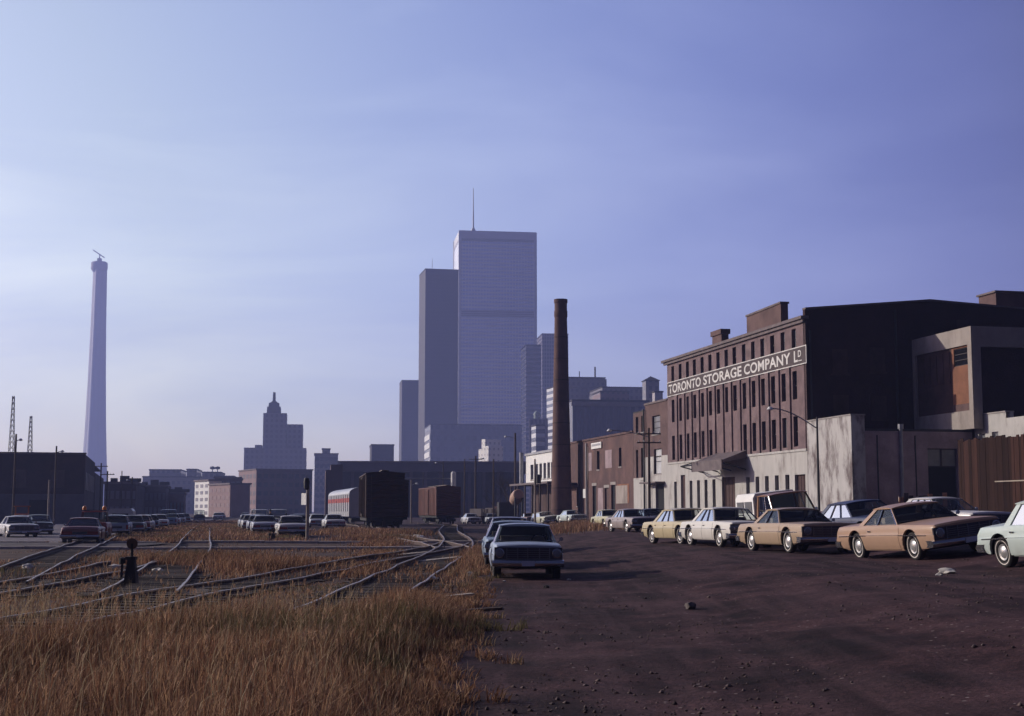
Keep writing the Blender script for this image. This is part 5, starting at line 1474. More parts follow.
# long freight shed with a raised roof edge
def freight_shed():
    Y = 380.; x, y, w, zt = front_box(341, 524, 461.5, Y, 40, R(4))
    t = thing("freight_shed", (x, y, 0), "long dark freight shed with a flat pale roof edge behind the boxcars", "shed", None, R(4))
    m = mat("soot_dark_shed", (.05, .04, .045), .9, .2, .2)
    MB().box(0, 0, -.5, w, 40, zt - 2.9).build("walls", m, t, angle=None)
    MB().box(-.5, -1.2, zt - 2.85, w + 2, 40, zt - .35).build("roof_band", mat("shed_roof_band", (.17, .14, .15), .9, .15, .2), t, angle=None)
    MB().box(-.8, -1.5, zt - .34, w + 2.3, 40, zt).build("roof_edge", mat("shed_roof_edge", (.32, .26, .24), .9), t, angle=None)
    for k in range(12): a = 3 + k * (w - 6) / 11; MB().box(a - .4, -.5, -.5, a + .4, -.02, zt - 2.9).build("pier", far_brick, t, angle=None)
    for k in range(11):
        a = 3 + (k + .5) * (w - 6) / 11; MB().box(a - 1.3, -.12, -.5, a + 1.3, -.01, 4.2).build("shed_door", M['infill_dark'], t, angle=None)
    MB().box(-.9, -1.6, zt - 2.0, -.2, -.8, zt).build("roof_corner", M['stone'], t, angle=None)
    # gabled hut at the left end
    t = thing("stone_hut", (*at(327, 510, 300)[:2], 0), "dark building with a sloping left end beside the freight shed", "building", None, R(8))
    z1 = at(335, 463, 300)[2]; mb = MB(); mb.prism([(-.4, 0), (3.2, 0), (3.2, z1 - .3), (.7, z1 - .3), (.7, z1 - 1.5), (-.4, z1 - 1.5)], 0, 14, lambda a, b, h: (a, h, b)); mb.build("walls", far_brick, t, angle=None)
    for k in range(2): MB().box(.5 + k * 1.4, -.1, 2.2, 1.2 + k * 1.4, -.01, 4.0).build("window", M['window_dull'], t, angle=None)
freight_shed()

# left warehouse
def left_warehouse():
    Y = 190.; x1 = at(84, 500, Y)[0]
    t = thing("brick_depot", (x1, Y, 0), "dark brick depot with a grey stone base at the left edge", "warehouse", None, R(14.4))
    zt = at(84, 454.5, Y)[2]; zs = at(60, 494, Y)[2]; Wd = 42; D = 75
    m1 = mat("sooty_depot_brick", (.075, .05, .05), .9, .25, .25, col2=(.05, .036, .04), amount=.5); m2 = mat("grey_depot_stone", (.135, .125, .14), .9, .2, .4)
    holes = [(-Wd + 4 + k * 6.2, -Wd + 6.4 + k * 6.2, .2, 3.2) for k in range(6)]
    mb = MB(); holed(mb, -Wd, 0, -.3, zs, holes, lambda a, b, d: (a, d - .06, b), .3); mb.build("stone_base", m2, t, angle=None)
    for h in holes: MB().box(h[0], .2, h[2], h[1], .26, h[3]).build("door", M['dark'], t, angle=None)
    MB().box(-Wd, 0, zs, 0, .4, zt).build("front_wall", m1, t, angle=None)
    MB().box(-.4, .42, -.3, 0, 34, zt).build("side_wall", m1, t, angle=None); MB().box(-.4, 34.02, -.3, .1, D, zt - 1.6).build("rear_side_wall", m1, t, angle=None)
    MB().box(-Wd, .4, zt - .3, -.4, D, zt - .1).build("roof", M['tar'], t, angle=None)
    MB().box(-Wd, -.12, zt, .12, .5, zt + .25).build("coping", M['slate'], t, angle=None)
    for k in range(8):
        a = -Wd + 3.2 + k * 4.9; b_ = MB().box(a, -.05, zs + 1.0, a + 1.9, .0, zs + 3.2).box(a - .12, -.09, zs + .82, a + 2.02, .0, zs + .99); b_.build("blocked_window", mat("faded_blocked_brick", (.10, .07, .068), .9, .3, .5) if k == 0 else bpy.data.materials["faded_blocked_brick"], t, angle=None)
    for k in range(7):
        y = 3 + k * 4.4; MB().box(0.0, y, zs + .6, .06, y + 1.5, zs + 3.0).build("window", M['window_dull'], t, angle=None)
    # pale hut at the very edge
    MB().box(-Wd + 24, -6, -.3, -Wd + 30.2, -.2, zs - .6).build("pale_lean_to", mat("pale_hut_boards", (.3, .28, .3), .9, .15, 1), t, angle=None)
    windowed("dark_shed_row", "low dark sheds beyond the brick depot", 104, 136, 484, 300, 40, 12, m1, None, 2, 6, 0, cat="shed", wm=mat("shed_row_glass", (.14, .13, .15), .4))
    windowed("dark_shed", "dark flat shed left of the wide grey block", 136, 166, 487, 340, 30, 12, mat("dull_shed_brick", (.10, .07, .075), .9), None, 2, 7, 0, cat="shed")
    windowed("brown_brick_shed", "brown brick shed left of the narrow white building", 166, 184, 494, 360, 25, 12, mat("brown_shed_brick", (.16, .10, .09), .9, .2, .3), None, 1, 5, 0, cat="shed")
left_warehouse()

# radio masts behind the depot
def lattice(px, pyt, Y, label):
    x = at(px, 500, Y)[0]; zt = at(px, pyt, Y)[2]; t = thing("radio_mast", (x, Y, 0), label, "mast", "radio masts behind the depot")
    b = .9; 
    for sx, sy in ((-1, -1), (1, -1), (1, 1), (-1, 1)):
        MB().cyl((sx * b, sy * b, 0), (sx * .2, sy * .2, zt), .09, .06, 5).build("mast_leg", M['rust'], t)
    mb = MB(); n = 22
    for k in range(n):
        z0, z1 = zt * k / n, zt * (k + 1) / n; r0, r1 = b + (.2 - b) * k / n, b + (.2 - b) * (k + 1) / n
        for (a, c) in (((-1, -1), (1, -1)), ((1, -1), (1, 1)), ((1, 1), (-1, 1)), ((-1, 1), (-1, -1))): mb.cyl((a[0] * r0, a[1] * r0, z0), (c[0] * r1, c[1] * r1, z1), .05, n=4)
    mb.build("lattice", M['rust'], t)
lattice(9.5, 396, 330, "taller red and white lattice radio mast at the left edge")
lattice(28, 416, 340, "shorter lattice radio mast right of the taller one")

# ------------------------------------------------------------------ railway stock
def boxcar(x, y, rz, L, Wd, H, m, label, group, name="boxcar"):
    t = thing(name, (x, y, tz(x, y) + .16), label, "boxcar", group, rz)       # local +y runs along the car, away from us
    zf = 1.05
    mb = MB().box(-Wd / 2, 0, zf, Wd / 2, L, H - .25)
    n = 11
    for k in range(n):                                                         # corrugated ends
        z = zf + .15 + (H - .6 - zf) * k / (n - 1)
        for yy, s in ((0, -1), (L, 1)): mb.prism([(z - .08, 0), (z, .07 * s), (z + .08, 0)], -Wd / 2 + .12, Wd / 2 - .12, lambda a, b, h, yy=yy: (h, yy + b, a))
    k = 0
    yy = .9
    while yy < L - .5:                                                         # ribs of the sides
        for s in (-1, 1):
            if not (L / 2 - 1.3 < yy < L / 2 + 1.3): mb.box(min(s * Wd / 2, s * (Wd / 2 + .05)), yy - .05, zf, max(s * Wd / 2, s * (Wd / 2 + .05)), yy + .05, H - .3)
        yy += .95
    mb.build("body", m, t, angle=None)
    mb = MB(); mb.prism([(-Wd / 2 - .06, H - .25), (Wd / 2 + .06, H - .25), (Wd / 2, H - .12), (0, H + .06), (-Wd / 2, H - .12)], -.06, L + .06, lambda a, b, h: (a, h, b)); r = mb.build("roof", m, t, angle=None)
    MB().box(-.3, -.1, H + .09, .3, L + .1, H + .13).build("running_board", M['wood_pale'], r, angle=None)
    for s in (-1, 1):
        d = MB(); x0, x1 = sorted((s * (Wd / 2 + .02), s * (Wd / 2 + .09))); d.box(x0, L / 2 - 1.2, zf + .08, x1, L / 2 + 1.2, H - .38)
        for k in range(3): d.box(min(x0, s * (Wd / 2 + .12)), L / 2 - 1.15 + k * .85, zf + .3, max(x1, s * (Wd / 2 + .12)), L / 2 - 1.05 + k * .85, H - .5)
        d.build("sliding_door", m, t, angle=None)
    for (xx, yy) in ((-Wd / 2 + .25, -.12), (Wd / 2 - .25, L + .12)):
        l = MB()
        for s in (-.2, .2): l.tube([(xx + s, yy, zf - .3), (xx + s, yy, H - .3)], .02, 5)
        for k in range(8): l.tube([(xx - .2, yy, zf + k * .38), (xx + .2, yy, zf + k * .38)], .018, 5)
        l.build("ladder", M['rust'], t)
    MB().box(-.16, -.1, .2, .16, L + .1, zf - .01).box(-Wd / 2 + .1, .1, zf - .28, Wd / 2 - .1, L - .1, zf - .012).build("underframe", M['iron'], t, angle=None)
    for yy, s in ((0, -1), (L, 1)): MB().box(-.12, min(yy, yy + s * .6), .72, .12, max(yy, yy + s * .6), .98).build("coupler", M['iron'], t, angle=None)
    for yc in (1.9, L - 1.9):
        b = MB()
        for s in (-1, 1): b.box(s * .95 - .08, yc - 1.1, .32, s * .95 + .08, yc + 1.1, .68)
        b.box(-.9, yc - .25, .35, .9, yc + .25, .75)
        bg = b.build("bogie", M['iron'], t, angle=None)
        for dy in (-.85, .85):
            wv = MB()
            for s in (-1, 1): wv.lathe([(.05, -.07), (.40, -.07), (.42, -.05), (.42, .05), (.05, .07)], (s * .75, yc + dy, .42), 18, 'x')
            wv.cyl((-.9, yc + dy, .42), (.9, yc + dy, .42), .07, n=8); wv.build("wheelset", M['iron'], bg)
    return t
bg_ = "boxcars standing on the tracks"
def on(px, Y): return at(px, 511, Y)[0], Y
boxcar(*on(385, 114), R(8.5), 13, 3.15, 4.75, M['boxcar_brown'], "tall dark brown boxcar standing end-on nearest the bending track", bg_)
boxcar(*on(391.5, 129), R(8.5), 13, 3.1, 4.5, M['boxcar_brown'], "second dark boxcar coupled behind the tall dark boxcar", bg_)
boxcar(*on(448.5, 168), R(13), 13, 3.0, 4.55, M['boxcar_red'], "oxide red boxcar with a sunlit side right of the dark boxcars", bg_)
boxcar(-81, 418, R(11), 13, 3.0, 4.5, M['boxcar_brown'], "distant brown boxcar end at the far end of the straight track", bg_)

def coach():
    x, y = -17.0, 160.; L = 26.; Wd = 3.05; H = 4.3
    t = thing("passenger_coach", (x, y, tz(x, y) + .16), "silver passenger coach with a red stripe left of the dark boxcars", "railway coach", None, R(12.6))
    MB().box(-Wd / 2, 0, .95, Wd / 2, L, 3.55).build("body", M['silver'], t, angle=None)
    mb = MB(); pr = [(-Wd / 2, 3.55)] + [(Wd / 2 * math.cos(a), 3.55 + .75 * math.sin(a)) for a in np.linspace(math.pi, 0, 11)][1:-1] + [(Wd / 2, 3.55)]
    mb.prism(pr, .02, L - .02, lambda a, b, h: (a, h, b)); mb.build("roof", M['silver'], t)
    for s in (-1, 1):
        for k in range(11):
            y0 = 1.2 + k * 2.2; x0, x1 = sorted((s * (Wd / 2 - .01), s * (Wd / 2 + .02))); MB().box(x0, y0, 1.5, x1, y0 + .55, 3.45).build("window", M['window'], t, angle=None)
        x0, x1 = sorted((s * (Wd / 2 - .01), s * (Wd / 2 + .012)))
        mb = MB()
        for k in range(12):
            y0 = (.02 if k == 0 else 1.2 + (k - 1) * 2.2 + .56); y1 = 1.2 + k * 2.2 - .01 if k < 11 else L - .02
            mb.box(x0, y0, 2.55, x1, y1, 3.05)
        mb.build("red_stripe", M['red_stripe'], t, angle=None)
        for k in range(11):
            y0 = 1.2 + k * 2.2; MB().box(min(x0, x1), y0 + .02, 1.0, max(x0, x1), y0 + .12, 1.45).build("panel_rib", M['metal_dark'], t, angle=None)
    for yc in (3, L - 3):
        b = MB().box(-1.1, yc - 1.4, .35, 1.1, yc + 1.4, .8); bo = b.build("bogie", M['iron'], t, angle=None)
        for dy in (-.9, .9):
            wv = MB()
            for s in (-1, 1): wv.lathe([(.05, -.07), (.42, -.05), (.42, .05), (.05, .07)], (s * .75, yc + dy, .42), 16, 'x')
            wv.build("wheelset", M['iron'], bo)
coach()

# ------------------------------------------------------------------ poles, lamps, signs
def utility_pole(px, pyt, Y, label, r=.14, arms=1, lamp=None, m=None, transformer=False, group="utility poles"):
    x = at(px, 505, Y)[0]; z0 = tz(x, Y); H = at(px, pyt, Y)[2] - z0
    t = thing("utility_pole", (x, Y, z0), label, "utility pole", group)
    MB().cyl((0, 0, -.3), (0, 0, H), r, r * .72, 9).build("pole", m or M['wood_pole'], t)
    for k in range(arms):
        a = MB().box(-1.1, -.17, H - .6 - k * .8, 1.1, -.06, H - .48 - k * .8); ar = a.build("cross_arm", M['wood_pole'], t, angle=None)
        for dx in (-.95, -.45, .45, .95): MB().cyl((dx, -.115, H - .48 - k * .8), (dx, -.115, H - .30 - k * .8), .045, .03, 7).build("insulator", M['window_white'], ar)
    if lamp:
        dx, dz = lamp; n = 8; pts = [(dx * k / n, 0, H - .8 + dz * math.sin(k / n * math.pi / 2)) for k in range(n + 1)]
        lm = MB().tube(pts, .04, 6).build("lamp_arm", M['metal_grey'], t)
        MB().lathe([(.03, .12), (.12, .1), (.24, -.08), (.2, -.1), (.02, -.16)], (dx, 0, H - .8 + dz), 12).build("lamp_head", M['white_paint'], lm)
    if transformer: MB().lathe([(.02, .95), (.26, .9), (.28, 0), (.02, 0)], (.38, -.1, H - 2.6), 12).build("transformer", M['metal_dark'], t)
    return t
utility_pole(464.5, 459, 210, "pale thin pole just right of the red boxcar", .13, 0)
utility_pole(475.5, 456, 230, "thick dark pole right of the red boxcar with a lamp", .2, 1, (1.2, .4))
utility_pole(493.5, 459, 190, "pale pole between the dark pole and the white-panelled building", .13, 0)
utility_pole(515.3, 433, 205, "dark pole with a pale cap standing left of the white-panelled building", .2, 0, (-1.4, .3))
utility_pole(535, 459, 150, "pole with a dark transformer in front of the white-panelled building", .13, 0, None, M['wood_pale'], True)
utility_pole(443, 461, 240, "slim lamp pole above the red boxcar", .1, 0, (-1.2, .5))
utility_pole(411, 480, 200, "short pale lamp pole right of the tall dark boxcar", .12, 0, (.8, .3), M['wood_pale'])
utility_pole(423, 472, 260, "slim pole between the two boxcars", .1, 0)
utility_pole(649.5, 428, 128, "tall pole with crossarms against the narrow brick building", .15, 2, (-3.6, .6))
utility_pole(588, 447, 148, "thin pale pole in front of the red brick workshop", .09, 0, None, M['wood_pale'])
utility_pole(819, 417, 96, "dark pole with a long lamp arm by the peeling white pier", .095, 0, (-3.2, 1.4), M['metal_dark'])
utility_pole(13.5, 434, 150, "pole with a box lamp at the left edge by the depot", .14, 0, (.5, .2))
utility_pole(54.5, 446, 165, "tall pole against the depot wall", .13, 0, (.7, .2))
utility_pole(48.5, 480, 160, "shorter pole beside the tall pole by the depot", .13, 0, None, M['wood_pale'])
utility_pole(100, 463, 225, "pole at the far corner of the brick depot", .15, 1)
utility_pole(106.5, 471, 215, "pole with a crossarm right of the depot corner", .15, 1)
utility_pole(121, 471, 260, "thin pole above the dark sheds", .12, 0)
utility_pole(131.5, 477, 235, "pole with a lamp above the white caravan", .14, 0, (-.8, .3))

def signal_gantry():
    Y = 205.; xa, xb = at(402, 505, Y)[0], at(453.5, 505, Y)[0]; zc = at(428, 478.5, Y)[2]
    t = thing("signal_gantry", (xa, Y, 0), "thin gantry with two white signal heads spanning between the boxcars", "gantry")
    Wd = xb - xa
    for x in (0, Wd):
        MB().cyl((x, 0, -.3), (x, 0, zc + .3), .12, .1, 8).build("post", M['metal_dark'], t)
        MB().lathe([(.02, zc - (.9 if x == 0 else 1.2)), (.36, zc - (.9 if x == 0 else 1.2)), (.36, zc + (.5 if x == 0 else .8)), (.2, zc + (.7 if x == 0 else 1.0)), (.02, zc + (.7 if x == 0 else 1.0))], (x, -.5, 0), 12).build("signal_head", M['white_paint'], t)
    MB().tube([(0, 0, zc), (Wd, 0, zc)], .08).build("crossbeam", M['metal_grey'], t)
signal_gantry()

def signpost():
    Y = 83.; x = at(307.5, 520, Y)[0]; z0 = tz(x, Y); H = at(307, 480, Y)[2] - z0
    t = thing("crossing_signpost", (x, Y, z0), "grey wooden signpost with a small white sign by the crossing", "signpost", None, R(-48))
    MB().cyl((0, 0, -.3), (0, 0, H), .105, .09, 9).build("post", M['wood_pale'], t)
    za, zb = at(305, 504, Y)[2] - z0, at(305, 497.5, Y)[2] - z0
    MB().box(-.42, -.18, za - .05, .1, -.14, zb + .25).build("sign_board", M['white_paint'], t, angle=None)
    MB().lathe([(.02, .35), (.14, .32), (.19, .1), (.16, -.3), (.05, -.38)], (0, -.1, H - .2), 10).build("bell_housing", M['metal_dark'], t)
signpost()

def switch_stand(px, pyb, Y, label, H, big=True):
    x = at(px, 500, Y)[0]; z0 = tz(x, Y)
    t = thing("switch_stand", (x, Y, z0), label, "switch stand", "switch stands")
    mb = MB(); mb.add([(-.15, -.15, 0), (.15, -.15, 0), (.15, .15, 0), (-.15, .15, 0), (-.085, -.08, H * .62), (.085, -.08, H * .62), (.085, .08, H * .62), (-.085, .08, H * .62)],
                      [(0, 1, 5, 4), (1, 2, 6, 5), (2, 3, 7, 6), (3, 0, 4, 7), (4, 5, 6, 7), (0, 3, 2, 1)])
    mb.box(-.13, -.11, H * .62, .11, .11, H * .70); mb.build("pedestal", M['iron'], t, angle=None)
    MB().cyl((0, 0, H * .7), (0, 0, H * 1.02), .035, n=8).build("spindle", M['iron'], t)
    MB().lathe([(.001, -.02), (.13, -.02), (.13, .02), (.001, .02)], (0, 0, H * 1.02), 18, 'y').build("target_disc", M['disc'], t)
    l = MB().tube([(-.11, -.05, H * .66), (-.2, -.08, H * .6), (-.21, -.08, H * .2)], .03, 6); l.lathe([(.001, -.09), (.08, -.06), (.08, .06), (.001, .09)], (-.2, -.08, H * .60), 10); l.build("lever", M['iron'], t)
    MB().box(-.55, -.3, -.06, .55, .3, .02).build("base_timber", M['wood_pole'], t, angle=None)
switch_stand(133.5, 582, 33.5, "black iron switch stand with a round target in the grass on the left", .95)
switch_stand(274, 541, 82, "small low switch stand near the back end of the white sedan by the signpost", .62)

def caravan():
    Y = 128.; x = at(120.5, 511, Y)[0]
    t = thing("caravan_trailer", (x, Y, 0), "white caravan trailer parked behind the pale blue wagon on the left street", "caravan", None, R(12))
    zt = at(120, 508.5, Y)[2]
    mb = MB(); mb.prism([(-1.1, .45), (1.1, .45), (1.1, zt - .25), (.9, zt), (-.9, zt), (-1.1, zt - .25)], 0, 4.5, lambda a, b, h: (a, h, b)); mb.build("body", M['silver'], t)
    MB().box(-.7, -.03, 1.0, .7, .0, 1.5).build("window", M['window'], t, angle=None)
    for s in (-1, 1): MB().lathe([(.02, -.09), (.33, -.09), (.33, .09), (.02, .09)], (s * 1.0, 2.3, .33), 16, 'x').build("wheel", M['tyre'], t)
caravan()
# amber lamps on the red pickup
for o in [o for o in COL.objects if o.get('label', '').startswith("red pickup")]:
    MB().box(-.45, -.75, 1.74, -.3, .75, 1.80).build("light_bar", M['metal_dark'], o, angle=None)
    for s in (-1, 1): MB().lathe([(.13, 0), (.13, .16), (.08, .24), (.001, .26)], (-.37, .6 * s, 1.80), 12).build("amber_beacon", M['amber'], o)

def loader():
    Y = 128.; x = at(22, 511, Y)[0]
    t = thing("orange_loader", (x, Y, 0), "small orange loader by the depot at the left edge", "loader", None, R(-70))
    MB().box(-1.3, -.6, .7, .2, .6, 1.5).build("engine_hood", M['rubber_orange'], t, angle=None)
    MB().box(.2, -.6, .7, 1.2, .6, 1.1).box(.25, -.6, 1.1, .33, -.5, 2.1).box(.25, .5, 1.1, .33, .6, 2.1).box(1.1, -.6, 1.1, 1.2, -.5, 2.1).box(1.1, .5, 1.1, 1.2, .6, 2.1).box(.15, -.7, 2.1, 1.3, .7, 2.2).build("cab", M['rubber_orange'], t, angle=None)
    mb = MB(); mb.prism([(-2.4, .3), (-1.7, .3), (-1.7, 1.0), (-1.85, 1.0), (-1.9, .5)], -.9, .9, lambda a, b, h: (a, h, b)); mb.build("bucket", M['rubber_orange'], t, angle=None)
    for xx, r in ((-1.0, .42), (.8, .6)):
        for s in (-1, 1): MB().lathe([(.05, -.14), (r, -.12), (r, .12), (.05, .14)], (xx, s * .75, r), 18, 'y').build("wheel", M['tyre'], t)
loader()

def mixer_truck():
    Y = 184.; x = at(513, 511, Y)[0]; z0 = tz(x, Y)
    t = thing("mixer_truck", (x, Y, z0), "dark truck with a round tan drum facing us left of the white-panelled building", "truck", None, R(8))
    zc = at(519, 494, Y)[2] - z0
    MB().box(-1.1, 0, .7, 1.1, 7.5, 1.0).build("chassis", M['iron'], t, angle=None)
    d = MB(); n = 22; 
    prof = [(.02, 0), (.58, 0), (.70, .1), (.80, .9), (.85, 2.2), (.75, 3.4), (.4, 4.2), (.02, 4.2)]
    a = Vector((0, 1, -.22)).normalized(); u = a.orthogonal().normalized(); v = a.cross(u); c0 = Vector((.75, .1, zc))
    d.add([c0 + a * h + (u * math.cos(2 * math.pi * k / n) + v * math.sin(2 * math.pi * k / n)) * r for r, h in prof for k in range(n)], [(j * n + k, j * n + (k + 1) % n, (j + 1) * n + (k + 1) % n, (j + 1) * n + k) for j in range(len(prof) - 1) for k in range(n)])
    d.build("drum", M['drum'], t)
    MB().box(-1.15, 5.2, 1.0, 1.15, 7.2, 2.9).build("cab", M['metal_dark'], t, angle=None)
    MB().box(.2, -.2, 1.0, .35, .2, zc - .5).box(1.15, -.2, 1.0, 1.3, .2, zc - .5).build("drum_support", M['iron'], t, angle=None)
    for yy in (.9, 2.1, 6.2):
        for s in (-1, 1): MB().lathe([(.05, -.14), (.5, -.12), (.5, .12), (.05, .14)], (s * .95, yy, .5), 18, 'x').build("wheel", M['tyre'], t)
    # flatbed with dark machinery beside it
    x2 = at(489, 511, 196)[0]
    t = thing("flatbed_truck", (x2, 196, tz(x2, 196)), "flatbed truck with pale scrap beyond the line of blue cars", "truck", None, R(60))
    MB().box(-4, -1.1, .8, 2.6, 1.1, 1.05).build("flatbed", M['rust'], t, angle=None)
    MB().box(2.7, -1.05, .6, 4.4, 1.05, 2.4).build("cab", mat("truck_cab_paint", (.2, .12, .11), .5), t, angle=None)
    mb = MB()
    for k in range(9): a = -3.8 + k * .7; mb.box(a, -1.0, 1.06, a + random.uniform(.3, .6), random.uniform(-.2, 1), 1.3 + random.uniform(0, .9))
    mb.build("scrap_load", M['concrete'], t, angle=None)
    for xx in (-2.8, 3.4):
        for s in (-1, 1): MB().lathe([(.05, -.13), (.48, -.12), (.48, .12), (.05, .13)], (xx, s * .9, .48), 16, 'y').build("wheel", M['tyre'], t)
mixer_truck()

# bare tree
def bare_tree(px, Y, H, label, seed):
    rnd = random.Random(seed); x = at(px, 505, Y)[0]
    t = thing("bare_tree", (x, Y, tz(x, Y)), label, "tree", "bare trees")
    tr = MB(); tw = MB()
    def grow(p, d, l, r, dep):
        q = p + d * l
        (tr if dep < 2 else tw).cyl(p, q, r, r * .7, 6 if dep < 3 else 4)
        if dep > 5: return
        for _ in range(3 if dep < 4 else 2):
            nd = (d + Vector((rnd.uniform(-.75, .75), rnd.uniform(-.75, .75), rnd.uniform(-.15, .5)))).normalized(); grow(q, nd, l * rnd.uniform(.6, .82), r * .62, dep + 1)
    grow(Vector((0, 0, -.2)), Vector((.03, 0, 1)).normalized(), H * .28, .17, 0)
    tr.build("trunk", M['bark'], t); tw.build("crown", M['bark'], t, angle=None)
bare_tree(508, 212, 9.5, "bare leafless tree in front of the freight shed", 4)
bare_tree(497, 232, 7, "smaller leafless tree left of the bare tree by the shed", 9)

# a person beside the parked cars
def person(px, Y, label):
    x = at(px, 511, Y)[0]; t = thing("person", (x, Y, tz(x, Y)), label, "person", None, R(20))
    vs = [(0, 0, .95), (0, 0, 1.15), (0, 0, 1.38), (0, .0, 1.50), (0, -.01, 1.60), (0, -.01, 1.72),
          (.19, 0, 1.42), (.27, 0, 1.14), (.25, -.10, .90), (-.19, 0, 1.42), (-.28, -.02, 1.14), (-.22, -.22, 1.05),
          (.1, 0, .9), (.12, -.03, .5), (.13, 0, .08), (.14, -.16, .04), (-.1, 0, .9), (-.13, .05, .5), (-.14, .1, .08), (-.15, -.06, .04)]
    rr = [.15, .14, .16, .06, .09, .10, .07, .052, .045, .07, .052, .045, .095, .07, .05, .04, .095, .07, .05, .04]
    ed = [(0, 1), (1, 2), (2, 3), (3, 4), (4, 5), (2, 6), (6, 7), (7, 8), (2, 9), (9, 10), (10, 11), (0, 12), (12, 13), (13, 14), (14, 15), (0, 16), (16, 17), (17, 18), (18, 19)]
    # five fingers to each hand
    for hx, base in (((.25, -.10, .90), 8), ((-.22, -.22, 1.05), 11)):
        for k in range(5):
            a = Vector(hx) + Vector(((k - 2) * .022, -.03, -.06)); b = a + Vector((.0, -.03, -.05 - .01 * (2 - abs(k - 2))))
            i = len(vs); vs += [tuple(a), tuple(b)]; rr += [.012, .009]; ed += [(base, i), (i, i + 1)]
    me = bpy.data.meshes.new("person_body"); me.from_pydata(vs, ed, [])
    o = bpy.data.objects.new("body", me); COL.objects.link(o)
    md = o.modifiers.new("skin", 'SKIN')
    for i, r in enumerate(rr): me.skin_vertices[0].data[i].radius = (r, r)
    me.skin_vertices[0].data[0].use_root = True
    sb = o.modifiers.new("sub", 'SUBSURF'); sb.levels = sb.render_levels = 2
    dg = bpy.context.evaluated_depsgraph_get(); m2 = bpy.data.meshes.new_from_object(o.evaluated_get(dg)); bpy.data.objects.remove(o)
    for m_ in (M['cloth_dark'], M['skin']): m2.materials.append(m_)
    for p in m2.polygons: p.material_index = 1 if p.center.z > 1.53 or (p.center.z < 1.08 and abs(p.center.x) > .19 and p.center.z > .7) else 0
    m2.shade_smooth(); b = bpy.data.objects.new("body", m2); COL.objects.link(b); b.parent = t
    MB().lathe([(.105, 0), (.112, .06), (.09, .12), (.001, .15)], (0, .015, 1.70), 14).build("hair", M['cloth_dark'], t)
person(270.5, 116, "person in dark clothes standing by the row of cars in the middle lot")

# ------------------------------------------------------------------ litter
def crumple(name, px, py, size, m, label, cat, flat=.5, group=None):
    d = Vector(at(px, py, 1.0)) - Vector((0, 0, CAMZ)); Y = 20.
    for _ in range(12): Y = (CAMZ - tz(d.x * Y, Y)) / -d.z
    x = d.x * Y
    bm = bmesh.new(); bmesh.ops.create_icosphere(bm, subdivisions=2, radius=size)
    rr = random.Random(int(px * 7 + py))
    for v in bm.verts: v.co *= rr.uniform(.6, 1.2); v.co.z = v.co.z * flat
    me = bpy.data.meshes.new(name); bm.to_mesh(me); bm.free(); me.materials.append(m)
    o = bpy.data.objects.new(name, me); COL.objects.link(o); o.location = (x, Y, tz(x, Y) + size * flat * .55); o.rotation_euler = (0, 0, rr.uniform(0, 3)); tag(o, label, cat, group)
crumple("crumpled_paper", 946, 573.5, .19, M['paper'], "crumpled pale paper on the cinders below the nearest tan coupe", "litter", .4)
crumple("crumpled_paper", 939, 576, .08, M['paper'], "small scrap of paper left of the crumpled paper", "litter", .4)
crumple("paper_scrap", 569, 580, .055, M['paper'], "small white scrap in front of the pale blue compact on its right", "litter", .5)
crumple("paper_scrap", 504, 582, .05, M['paper'], "small white scrap by the front left wheel of the pale blue compact", "litter", .5)
crumple("stone", 691, 609, .11, M['rock'], "lone pale stone on the bare cinder ground", "stone", .8)
crumple("stone", 546, 588, .07, M['tar'], "dark lump on the cinders in front of the pale blue compact", "stone", .7)
crumple("paper_scrap", 116, 569, .22, M['paper'], "white paper between the left tracks", "litter", .45)
crumple("paper_scrap", 28, 569, .2, M['paper'], "white paper by the dark rails at the left edge", "litter", .5)
crumple("paper_scrap", 158, 571.5, .17, M['paper'], "white litter in the grass right of the switch stand", "litter", .4)
crumple("paper_scrap", 418, 538, .5, M['paper'], "pale heap of paper left of the bending rail", "litter", .3)
crumple("paper_scrap", 434, 580, .16, M['paper'], "torn white paper in the grass near the bending rail", "litter", .4)
crumple("paper_scrap", 470, 576, .1, M['paper'], "small bright litter in the weeds left of the pale blue compact", "litter", .8)
def plank(px, py, L, rz, m, label, w=.1):
    d = Vector(at(px, py, 1.0)) - Vector((0, 0, CAMZ)); Y = -CAMZ / d.z; x = d.x * Y
    o = MB().box(-L / 2, -w, 0, L / 2, w, .05).build("loose_plank", m, None, angle=None); o.location = (x, Y, tz(x, Y) + .05); o.rotation_euler = (0, R(-4), rz)
    tag(o, label, "plank", "loose planks by the edge of the grass")
plank(455, 600, .75, R(25), M['wood_pale'], "short pale plank at the edge of the grass")
plank(470, 615, 1.1, R(-6), M['wood_pole'], "dark plank on the cinders below the short pale plank", .07)
plank(428, 611.5, .5, R(4), M['wood_pale'], "thin pale lath lying in the grass left of the short plank", .02)
plank(402, 556, 2.2, R(32), M['wood_pale'], "long grey plank beside the bending rail", .2)
plank(440, 561, 2.6, R(36), M['wood_pale'], "long pale plank between the two bending rails", .22)

# ------------------------------------------------------------------ air
hz = bpy.data.materials.new("haze_air"); hz.use_nodes = True; nt = hz.node_tree
nt.nodes.remove(nt.nodes["Principled BSDF"])
pv = nt.nodes.new("ShaderNodeVolumePrincipled"); pv.inputs["Color"].default_value = HAZEC; pv.inputs["Density"].default_value = HAZE
pv.inputs["Anisotropy"].default_value = .25
nt.links.new(pv.outputs[0], nt.nodes["Material Output"].inputs["Volume"])
o = MB().box(-3700, -350, -2, 3700, 3700, 470).build("haze", hz, None, angle=None); tag(o, "thin blue haze over the city", None, None, "stuff")

